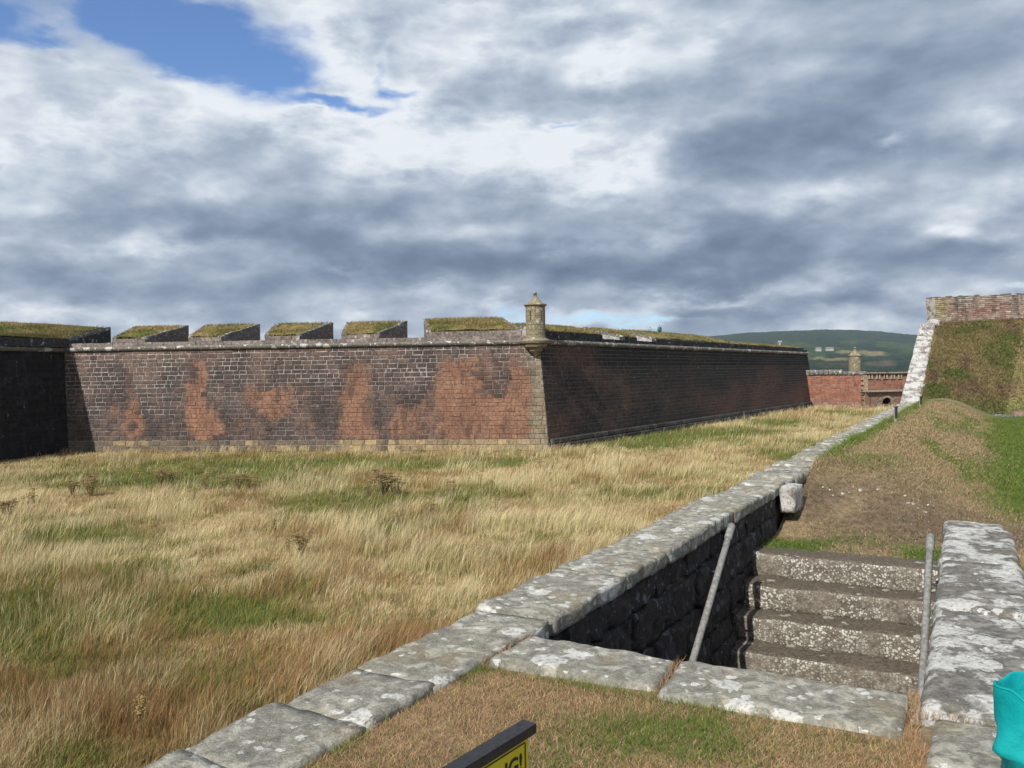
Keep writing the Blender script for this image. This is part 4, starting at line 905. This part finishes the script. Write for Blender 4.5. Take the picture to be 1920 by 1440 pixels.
sbox('backing_plate', -.004, WS+.004, -.43, -.0155, -.012, -.003, wl); face = sbox('sign_face', .002, WS-.002, -.425, -.0158, -.003, .0005, ys)
for nm, s0, s1, z0, z1 in (('border_line', .020, WS-.02, -.036, -.0325), ('border_line', .016, .020, -.40, -.036), ('border_line', WS-.02, WS-.016, -.40, -.036), ('border_line', .02, WS-.02, -.402, -.398)): sbox(nm, s0, s1, z0, z1, .0005, .0025, bk_)
for s_ in (.05, WS-.09): sbox('leg', s_, s_+.04, -.60, -.034, -.05, -.013, bk_)
tcu = bpy.data.curves.new('lettering', 'FONT'); tcu.body = 'WARNING!'; tcu.size = .074; tcu.extrude = .0008; tcu.offset = .0016; tcu.align_x = 'RIGHT'
to = bpy.data.objects.new('lettering_curve', tcu); COL.objects.link(to); bpy.context.view_layer.update()
tm = bpy.data.meshes.new_from_object(to.evaluated_get(bpy.context.evaluated_depsgraph_get())); bpy.data.objects.remove(to)
vs = [SP(.032-v.co.x*1.0, -.112+v.co.y, .0015+v.co.z) for v in tm.vertices]
b = MB(); b.add(vs, [tuple(p.vertices) for p in tm.polygons]); link('lettering', b.mesh('lettering'), bk_, sg)
# teal bag at the right edge
mt_, gg = new_mat('teal_cloth'); p = pos(gg); n = gg.noise(p, 5, 5, .6); wv_ = gg.noise(p, 420, 2)
finish(gg, gg.mix(gg.step(n, .3, .7), (.0, .27, .29), (.01, .36, .38)), .62, gg.add(gg.mul(n, 1.0), gg.mul(wv_, .07)), .02, .2)
bc = Vector((1.765, 2.68, EYE-1.665)); bag = thing('cloth_bag', 'bright teal cloth bag with open stitched rim at the right edge', 'bag', bc)
NB_ = 64; prof = [(.0, .15, .13), (.05, .20, .17), (.15, .21, .18), (.26, .205, .17), (.325, .185, .155), (.345, .170, .145), (.362, .186, .155), (.395, .208, .165), (.44, .192, .155), (.50, .172, .145), (.56, .163, .14), (.61, .160, .138), (.618, .159, .137), (.616, .155, .133), (.595, .150, .128), (.48, .150, .125), (.40, .12, .10)]
vs = []; fs = []
prof = [(np.interp(u, range(len(prof)), [p[0] for p in prof]), np.interp(u, range(len(prof)), [p[1] for p in prof]), np.interp(u, range(len(prof)), [p[2] for p in prof])) for u in np.linspace(0, len(prof)-1, 3*(len(prof)-1)+1)]
for i, (z_, rx, ry) in enumerate(prof):
    for k in range(NB_):
        t = 2*math.pi*k/NB_; cx_, sy_ = math.cos(t), math.sin(t); tilt = -.13*max(0, z_-.40)/.2*(1-sy_)/2*min(1, (1+cx_)*1.2) if z_ > .40 else 0
        wr = 1+.05*math.sin(3*t+z_*9)+.03*math.sin(7*t-z_*21)+(.03*math.sin(11*t) if abs(z_-.235) < .03 else 0)
        P_ = bc+Vector((rx*cx_*wr+.02*math.sin(z_*7), ry*sy_*wr, z_+tilt)); vs.append(P_+mnoise.noise_vector(P_*Vector((7, 7, 4.5)).x*.9+Vector((3, 1, 8)))*(.030 if z_ < .5 else .010)+mnoise.noise_vector(P_*17)*.008)
for i in range(len(prof)-1):
    for k in range(NB_): fs.append((i*NB_+k, i*NB_+(k+1) % NB_, (i+1)*NB_+(k+1) % NB_, (i+1)*NB_+k))
fs += [tuple(range(NB_))[::-1], tuple(range((len(prof)-1)*NB_, len(prof)*NB_))]
b = MB(); b.add(vs, fs); o = link('bag_body', b.mesh('bag_body'), mt_, bag, smooth=True)
b = MB(); i = 34; b.tube([vs[i*NB_+k]*1.0+((vs[i*NB_+k]-bc)*Vector((1, 1, 0))).normalized()*0 if False else vs[i*NB_+k] for k in list(range(NB_))+[0]], .003, 6, False); link('rim_seam', b.mesh('rim_seam'), mt_, bag, smooth=True)
# two walkers on the rampart
def person(c, hgt, label, top, pack, hair, yaw):
    o = thing('person', label, 'person', c, 'walkers on the rampart'); k = hgt/1.72
    J = {'pel': (0,0,.95,.13), 'wai': (0,0,1.10,.125), 'che': (0,0,1.32,.155), 'nek': (0,.0,1.47,.06), 'hea': (0,.015,1.60,.095), 'crn': (0,.01,1.68,.075),
         'shl': (-.17,0,1.40,.07), 'ell': (-.23,-.02,1.13,.05), 'wrl': (-.22,.08,.90,.035), 'hal': (-.21,.12,.82,.035), 'shr': (.17,0,1.40,.07), 'elr': (.23,-.02,1.13,.05), 'wrr': (.22,.06,.90,.035), 'har': (.21,.09,.82,.035),
         'hil': (-.09,0,.90,.10), 'knl': (-.10,.06,.50,.07), 'anl': (-.10,-.02,.09,.05), 'tol': (-.10,.13,.035,.04), 'hir': (.09,0,.90,.10), 'knr': (.10,-.02,.50,.07), 'anr': (.10,-.14,.10,.05), 'tor': (.10,.0,.035,.04)}
    E_ = ['pel-wai','wai-che','che-nek','nek-hea','hea-crn','che-shl','shl-ell','ell-wrl','wrl-hal','che-shr','shr-elr','elr-wrr','wrr-har','pel-hil','hil-knl','knl-anl','anl-tol','pel-hir','hir-knr','knr-anr','anr-tor']
    names = list(J); ca, sa = math.cos(yaw), math.sin(yaw)
    me = bpy.data.meshes.new('body'); me.from_pydata([(c.x+(x*ca-y*sa)*k, c.y+(x*sa+y*ca)*k, c.z+z*k) for x, y, z, r in J.values()], [tuple(names.index(q) for q in e.split('-')) for e in E_], [])
    ob = link('tmp', me); ob.modifiers.new('skin', 'SKIN'); sv = me.skin_vertices[0].data
    for i, q in enumerate(J.values()): sv[i].radius = (q[3]*k, q[3]*k*(.8 if names[i] in ('che', 'wai', 'pel') else 1)); sv[i].use_root = (i == 0)
    ob.modifiers.new('sub', 'SUBSURF').levels = 1; bpy.context.view_layer.update()
    m2 = bpy.data.meshes.new_from_object(ob.evaluated_get(bpy.context.evaluated_depsgraph_get())); bpy.data.objects.remove(ob); m2.name = 'body'
    a = m2.color_attributes.new('col', 'FLOAT_COLOR', 'POINT')
    for i, v in enumerate(m2.vertices):
        z_ = (v.co.z-c.z)/k; r_ = math.hypot(v.co.x-c.x, v.co.y-c.y)/k
        cc = hair if z_ > 1.60 else ((.42, .26, .19) if z_ > 1.47 or (z_ < .92 and r_ > .19 and z_ > .74) else (top if z_ > .90 else ((.03, .035, .06) if z_ > .09 else (.02, .018, .016)))); a.data[i].color = (*cc, 1)
    link('body', m2, M['cloth'], o, smooth=True)
    if pack:
        vs, fs = rock([(-.15, -.30), (.15, -.30), (.14, -.13), (-.14, -.13)], 1.44, 1.02, (5, 4, 6), .07, .01); b = MB(); b.add([(c.x+(v.x*ca-v.y*sa)*k, c.y+(v.x*sa+v.y*ca)*k, c.z+v.z*k) for v in vs], fs, pack); link('backpack', b.mesh('backpack'), M['cloth'], o, smooth=True)
M['cloth'], gg = new_mat('clothing'); finish(gg, attr(gg), .85)
for px, py, dep, hgt, lab, tp, pk_, hr_ in ((1237, 609, 7.6, 1.74, 'right-hand walker in navy jacket with teal backpack on the rampart', (.02, .035, .09), (.01, .22, .26), (.03, .022, .018)),
                                            (1219, 612, 7.0, 1.62, 'left-hand walker in pale teal top on the rampart, lower in view', (.16, .36, .36), None, (.05, .035, .025))):
    s_ = WF.s_at(px, dep); p = WF.T(s_, dep, 0); zt3 = onD(px, py, p.y).z; person(Vector((p.x, p.y, zt3-hgt)), hgt, lab, tp, pk_, hr_, -.55)
p = onD(1462, 646, 118); wp = thing('white_post', 'tiny white post standing on the rampart turf far along the shaded wall', 'post', p)
b = MB(); b.tube([p-Vector((0, 0, 1.2)), p+Vector((0, 0, .35))], .13, 8); link('shaft', b.mesh('shaft'), mw, wp); b = MB(); b.box((p.x, p.y, p.z+.42), .5, .3, .22); link('head', b.mesh('head'), mw, wp)
# ragwort and other weeds standing in the ditch
mrg, gg = new_mat('weed'); finish(gg, attr(gg), .9, trans=.15)
def weed(kind, seed):
    r_ = random.Random(seed); b = MB(); ns = {0: 15, 1: 6, 2: 26}[kind]; hgt = {0: .72, 1: .80, 2: .66}[kind]
    for i in range(ns):
        a = r_.uniform(0, 6.28); sp_ = r_.uniform(.04, .42 if kind != 1 else .20); h = hgt*r_.uniform(.7, 1.1); tipv = Vector((math.cos(a)*sp_, math.sin(a)*sp_, h))
        b.tube([(math.cos(a)*.03, math.sin(a)*.03, 0), tipv*.55+Vector((0, 0, .04)), tipv], [.009, .006, .004], 4, False, (.30, .20, .13))
        for j in range(4):
            p_ = tipv*(.35+.14*j); b.add([p_, p_+Vector((r_.uniform(-.06, .06), r_.uniform(-.06, .06), .02)), p_+Vector((r_.uniform(-.03, .03), r_.uniform(-.03, .03), .05))], [(0, 1, 2)], (.17, .19, .06))
        for j in range(18):                                      # flat seed heads
            p_ = tipv+Vector((r_.gauss(0, .055), r_.gauss(0, .055), r_.uniform(-.02, .035))); s_ = r_.uniform(.014, .028)
            cc = (.33, .275, .08) if r_.random() < (.6 if kind != 2 else .3) else (.27, .185, .115)
            b.add([p_+Vector((s_, 0, 0)), p_+Vector((-s_, 0, 0)), p_+Vector((0, s_, 0)), p_+Vector((0, -s_, 0)), p_+Vector((0, 0, s_*.8)), p_-Vector((0, 0, s_*.8))],
                  [(0, 2, 4), (2, 1, 4), (1, 3, 4), (3, 0, 4), (2, 0, 5), (1, 2, 5), (3, 1, 5), (0, 3, 5)], cc)
    return b
WM_ = [[weed(k, 40+k*5+j).mesh('seed_heads') for j in range(3)] for k in range(3)]
for row in WM_:
    for me in row: me.materials.append(mrg)
weeds = [(15,968,2,1.1),(50,955,1,1),(64,952,1,1.1),(135,925,2,1),(170,925,2,1.2),(172,905,2,.9),(215,905,1,1),(260,905,1,1),(300,908,2,1.2),(318,905,2,1),(333,905,1,.9),(384,912,0,1),(420,915,0,1),(445,915,2,1.1),(468,915,2,1.1),(480,920,0,1),
         (362,938,1,.9),(690,930,0,1.1),(708,900,2,1),(720,925,2,1.5),(735,925,0,1.2),(745,920,0,1),(640,965,1,.9),(625,948,1,.9),(565,1035,2,1.0),(540,1028,1,.9),(520,1015,1,1),(800,960,1,.9),(810,965,1,.9),(850,930,1,.9),(840,925,1,.9),
         (775,905,1,1),(800,905,1,1.1),(900,905,1,.9),(920,920,1,.8),(870,860,1,.9),(915,865,1,.9),(1015,880,1,.9),(1115,860,1,.9),(970,862,1,1),(610,895,1,1),(550,890,1,.8),(930,955,1,.7),(735,980,1,.8),(260,1375,1,.8)]
NOTE = {0: 'far left weed clump with brown seed heads at the frame edge', 19: 'largest rounded olive weed clump in mid ditch grass', 24: 'dark olive bushy weed standing alone in pale grass left of centre', 44: 'tall pinkish-stemmed weed in the near grass at lower left'}
KIND = {0: 'green-topped ragwort clump among the ditch grass', 1: 'slender ragwort with few flat heads among the ditch grass', 2: 'brown bushy weed clump among the ditch grass left of the turret'}
ZONE = [(120, 'at the left, below the shadowed wall'), (290, 'below the first free-standing merlon'), (430, 'below the second merlon'), (575, 'below the third merlon'), (725, 'below the fourth merlon'), (960, 'below the wide corner merlon'), (2000, 'below and right of the turret')]
ROW = lambda py: 'near the wall foot' if py < 912 else ('in mid ditch' if py < 950 else 'in the nearer grass')
LOOK = {0: 'green-topped ragwort', 1: 'slender ragwort', 2: 'brown bushy weed'}
cells = {}
for i, (px, py, k_, s_) in enumerate(weeds): cells.setdefault((LOOK[k_], next(z for u, z in ZONE if px < u), ROW(py)), []).append((px, i))
KIND2 = {}
for (lk, zn, rw_), ms in cells.items():
    ms.sort(); nm = {1: [''], 2: ['left ', 'right '], 3: ['left ', 'middle ', 'right '], 4: ['leftmost ', 'second ', 'third ', 'rightmost ']}.get(len(ms), ['leftmost ', 'second ', 'third ', 'fourth ', 'rightmost '])
    for (px, i), q in zip(ms, nm): KIND2[i] = f'{q}{lk} {rw_}, {zn}'
for i, (px, py, k_, s_) in enumerate(weeds):
    p = onz(px, py, .15); o = bpy.data.objects.new('ragwort_plant', None); COL.objects.link(o); o.location = (p.x, p.y, 0); o.scale = (s_, s_, s_*1.05); o.rotation_euler.z = random.uniform(0, 6.28); o.empty_display_size = .2
    setattrs(o, NOTE.get(i, KIND2[i]), 'weed', 'weeds in the ditch'); q = bpy.data.objects.new('seed_heads', WM_[k_][i % 3]); COL.objects.link(q); q.parent = o

# ------------------------------------------------------------------ grass
def ditch_ok(x, y):
    t, e = toTE(x, y); ok = e < -.72-.012*np.clip(t, 0, 30)
    for W in (WM, WF, WL):
        d = (np.stack([x, y], 1)-W.o) @ W.n; s_ = (np.stack([x, y], 1)-W.o) @ W.a
        ok &= ~((d > -.2) & (s_ > -.1) & (s_ < W.L+3)) if W is not WL else ~((d > -.25) & (s_ > -3))
    return ok & (y < 127) & (y > 6)
def make_tall():
    nC = 98000; u_ = rng.random(nC); p_ = -.12; lo, hi = 9.0**p_, 127.0**p_; D = (lo+(hi-lo)*u_)**(1/p_)
    x = rng.uniform(-.72, .60, nC)*D; y = D; k_ = ditch_ok(x, y); x, y = x[k_], y[k_]; n = len(x)
    gr, br = ditch_tint(x, y); tall = fbm(x*.35+11, y*.35+2, 3); patch = fbm(x*.9+31, y*.6+12, 3)
    nb = 7; X = np.repeat(x, nb)+rng.normal(0, .09, n*nb)*np.repeat(1+y/60, nb); Y = np.repeat(y, nb)+rng.normal(0, .09, n*nb)*np.repeat(1+y/60, nb); k2 = ditch_ok(X, Y)
    GRr, BRr, TL, YY, PT = np.repeat(gr, nb), np.repeat(br, nb), np.repeat(tall, nb), np.repeat(y, nb), np.repeat(patch, nb); N = n*nb
    isg = rng.random(N) < np.clip(sst(GRr, .07, .8)*.84+.09+.5*(PT-.5), .02, .86); clump = sst(TL, .38, .64)
    h = np.where(isg, rng.uniform(.14, .36, N), rng.uniform(.26, .60, N)*(.40+.85*clump))*(1-.2*(BRr > .6)); stalk = rng.random(N) < .05; h = np.where(stalk, h*1.5, h)
    wid = np.where(isg, .0075, .0045)*(1+YY/19)*rng.uniform(.7, 1.3, N)
    ang = np.repeat((fbm(x*.25+70, y*.25, 3)-.5)*3.2, nb); lm = h*(.12+.42*rng.random(N)*np.repeat(.4+1.2*fbm(x*.6+5, y*.6+8, 2), nb))
    tuft = np.repeat(rng.normal(0, .07, (n, 2)), nb, 0); ln = tuft+np.stack([lm*np.cos(ang), lm*np.sin(ang)], 1)+rng.normal(0, .045, (N, 2))
    brn = rng.random(N)*.55+.55*BRr+(PT-.5)*.9+.22*(1-sst(YY, 14, 34)) > .52
    c = np.where(isg[:, None], np.array([.165, .205, .062])*np.where(rng.random((N, 1)) < .35, np.array([1.5, 1.15, 1.1]), 1.0), np.where(brn[:, None], np.array([.395, .248, .132]), np.array([.715, .568, .388])))
    c = c*np.repeat(rng.uniform(.70, 1.2, n), nb)[:, None]*rng.uniform(.72, 1.25, (N, 1))
    tip = np.where(isg[:, None], c*np.array([1.25, 1.15, 1.0]), np.where(brn[:, None], c*np.array([1.4, 1.3, 1.35]), c*np.array([1.28, 1.26, 1.28]))); root = np.where(isg[:, None], c*.8, c*np.array([.55, .72, .42]))
    base = np.stack([X, Y, np.full(N, -.03)], 1)
    f = lambda v: v[k2]
    link('tall_grass', blade_mesh('tall_grass', f(base), f(h), f(wid), f(ln), f(root), f(tip)), M['grass'], label='tall blond wind-bent grass with green patches filling the ditch', cat='grass', kind='stuff')
make_tall()
def way_points(n, tlo, thi, elo, ehi, power):
    t = tlo+(thi-tlo)*rng.random(n)**power; e = elo+(ehi-elo)*rng.random(n); return t, e
def make_lawn():
    T, E_, H, W_ = [], [], [], []
    for n, tl, th, el_, eh, pw, h, w_ in ((95000, -9.9, -7.6, -.02, 2.3, .8, .026, .0034), (16000, -9.9, -3, 2.55, 4.2, 1, .03, .005), (80000, -1.22, 6, .0, 4.2, 1, .045, .009), (70000, 6, 29, .03, 4.0, 1.3, .055, .018), (50000, 0, 33, 3.5, 10, 1.2, .05, .022), (9000, 2, 28, .0, .25, 1, .09, .015)):
        t, e = way_points(n, tl, th, el_, eh, pw); ok = ~((t > -7.62) & (t < -1.25) & (e < 2.6)) & ~((t < -7.0) & (e > 2.22) & (e < 2.62)) & ~((t > -7.3) & (t < -1.4) & (e < 2.8))
        T.append(t[ok]); E_.append(e[ok]); H.append(np.full(ok.sum(), h)); W_.append(np.full(ok.sum(), w_))
    T, E_, H, W_ = map(np.concatenate, (T, E_, H, W_)); N = len(T); gr, rd = way_tint(T, E_)
    thin = (np.exp(-((T-1.0)/1.3)**2)*(E_ < 3) > rng.random(N)*1.4); H = H*np.where(thin, .35, 1)*(.45+1.15*fbm(T*1.7+3, E_*1.7+8, 3))
    isg = rng.random(N) < gr*np.where(T < -7, .58, .85)+.05; c = DRY+(REDDRY-DRY)*rd[:, None]; c = c*np.array([1.28, 1.22, 1.15]); so = (np.exp(-((T-1.0)/1.5)**2)*(E_ < 3.2)*sst(fbm(T*1.3+2, E_*1.3, 3), .30, .55))[:, None]; c = c+(np.array([.22, .16, .115])-c)*so*.8; pale = rng.random(N) < .22; c = np.where(pale[:, None], np.array([.52, .40, .24]), c); dk = rng.random(N) < .2; c = np.where(dk[:, None], c*.5, c)
    c = np.where(isg[:, None], LAWN*np.where(rng.random((N, 1)) < .4, np.array([1.7, 1.25, 1.2]), np.array([1.1, 1.05, 1.0])), c)*rng.uniform(.7, 1.3, (N, 1))
    p = Qp+np.outer(T, U)+np.outer(E_, Vv); base = np.column_stack([p, zway(T, E_)-.004]); h = H*rng.uniform(.45, 1.3, N)*np.where(isg, 1.25, .8)
    ln = rng.normal(0, 1, (N, 2))*(h*.75)[:, None]
    link('lawn_grass', blade_mesh('lawn_grass', base, h, W_*rng.uniform(.7, 1.4, N), ln, c*.8, c*1.12, segs=1), M['grass'], label='short dry brown and green mown grass on the lawn and mound', cat='grass', kind='stuff')
make_lawn()
def make_bank():
    n = 60000; a, c = rng.random(n)*.62, rng.random(n); base = np.array([bankpt(i, j) for i, j in zip(a, c)]); base[:, 2] += .16*(fbm(base[:, 0]*.8, base[:, 1]*.8+base[:, 2])-.5)-.01
    col = bank_tint(base)*rng.uniform(.65, 1.5, (n, 1)); h = rng.uniform(.06, .16, n)
    link('bank_grass', blade_mesh('bank_grass', base, h, np.full(n, .035), rng.normal(0, .07, (n, 2))+np.array([.0, -.05]), col*.8, col*1.15, segs=1), M['grass'], label='rough tussocky brown and green grass covering the steep bank', cat='grass', kind='stuff')
make_bank()
def make_joint_grass():                                          # dry tufts in the slab joints and at the rail foot
    bs = []
    for (t0, e0), (t1, e1), n in (((-7.65, -.01), (-7.1, .03), 260), ((-7.6, .99), (-7.08, .965), 220), ((-7.7, 2.16), (-7.0, 2.15), 380), ((-8.4, 2.2), (-7.6, 2.2), 420), ((-8.0, 2.62), (-7.2, 2.62), 300), ((-7.8, -.3), (-7.7, -.25), 60), ((-7.24, 2.2), (-7.23, 2.5), 60)):
        f = rng.random(n); bs.append(np.column_stack([t0+(t1-t0)*f+rng.normal(0, .006, n), e0+(e1-e0)*f+rng.normal(0, .022, n)]))
    te = np.concatenate(bs); N = len(te); p = Qp+np.outer(te[:, 0], U)+np.outer(te[:, 1], Vv); base = np.column_stack([p, np.full(N, ZC-.04)]); c = np.array([.46, .29, .155])*rng.uniform(.6, 1.3, (N, 1))
    h = rng.uniform(.035, .05, N)*np.where(te[:, 1] > 2.1, 1.1, 1)*rng.uniform(.8, 1.25, N)
    link('joint_grass', blade_mesh('joint_grass', base, h, np.full(N, .0035), rng.normal(0, .02, (N, 2)), c, c*1.1, segs=1), M['grass'], label='dry straw tufts growing in the joints between the coping slabs', cat='grass', kind='stuff')
make_joint_grass()

# ------------------------------------------------------------------ the air
b = MB(); b.box((0, 2500, 149), 11000, 11000, 302); mhz, gg = new_mat('thin_haze')
pv = gg.node('ShaderNodeVolumePrincipled', {'Color': (.80, .88, 1.0), 'Density': 4.6e-5, 'Anisotropy': .2}); gg.l.new(pv.outputs[0], gg.node('ShaderNodeOutputMaterial').inputs['Volume'])
link('haze', b.mesh('haze'), mhz, kind='stuff')
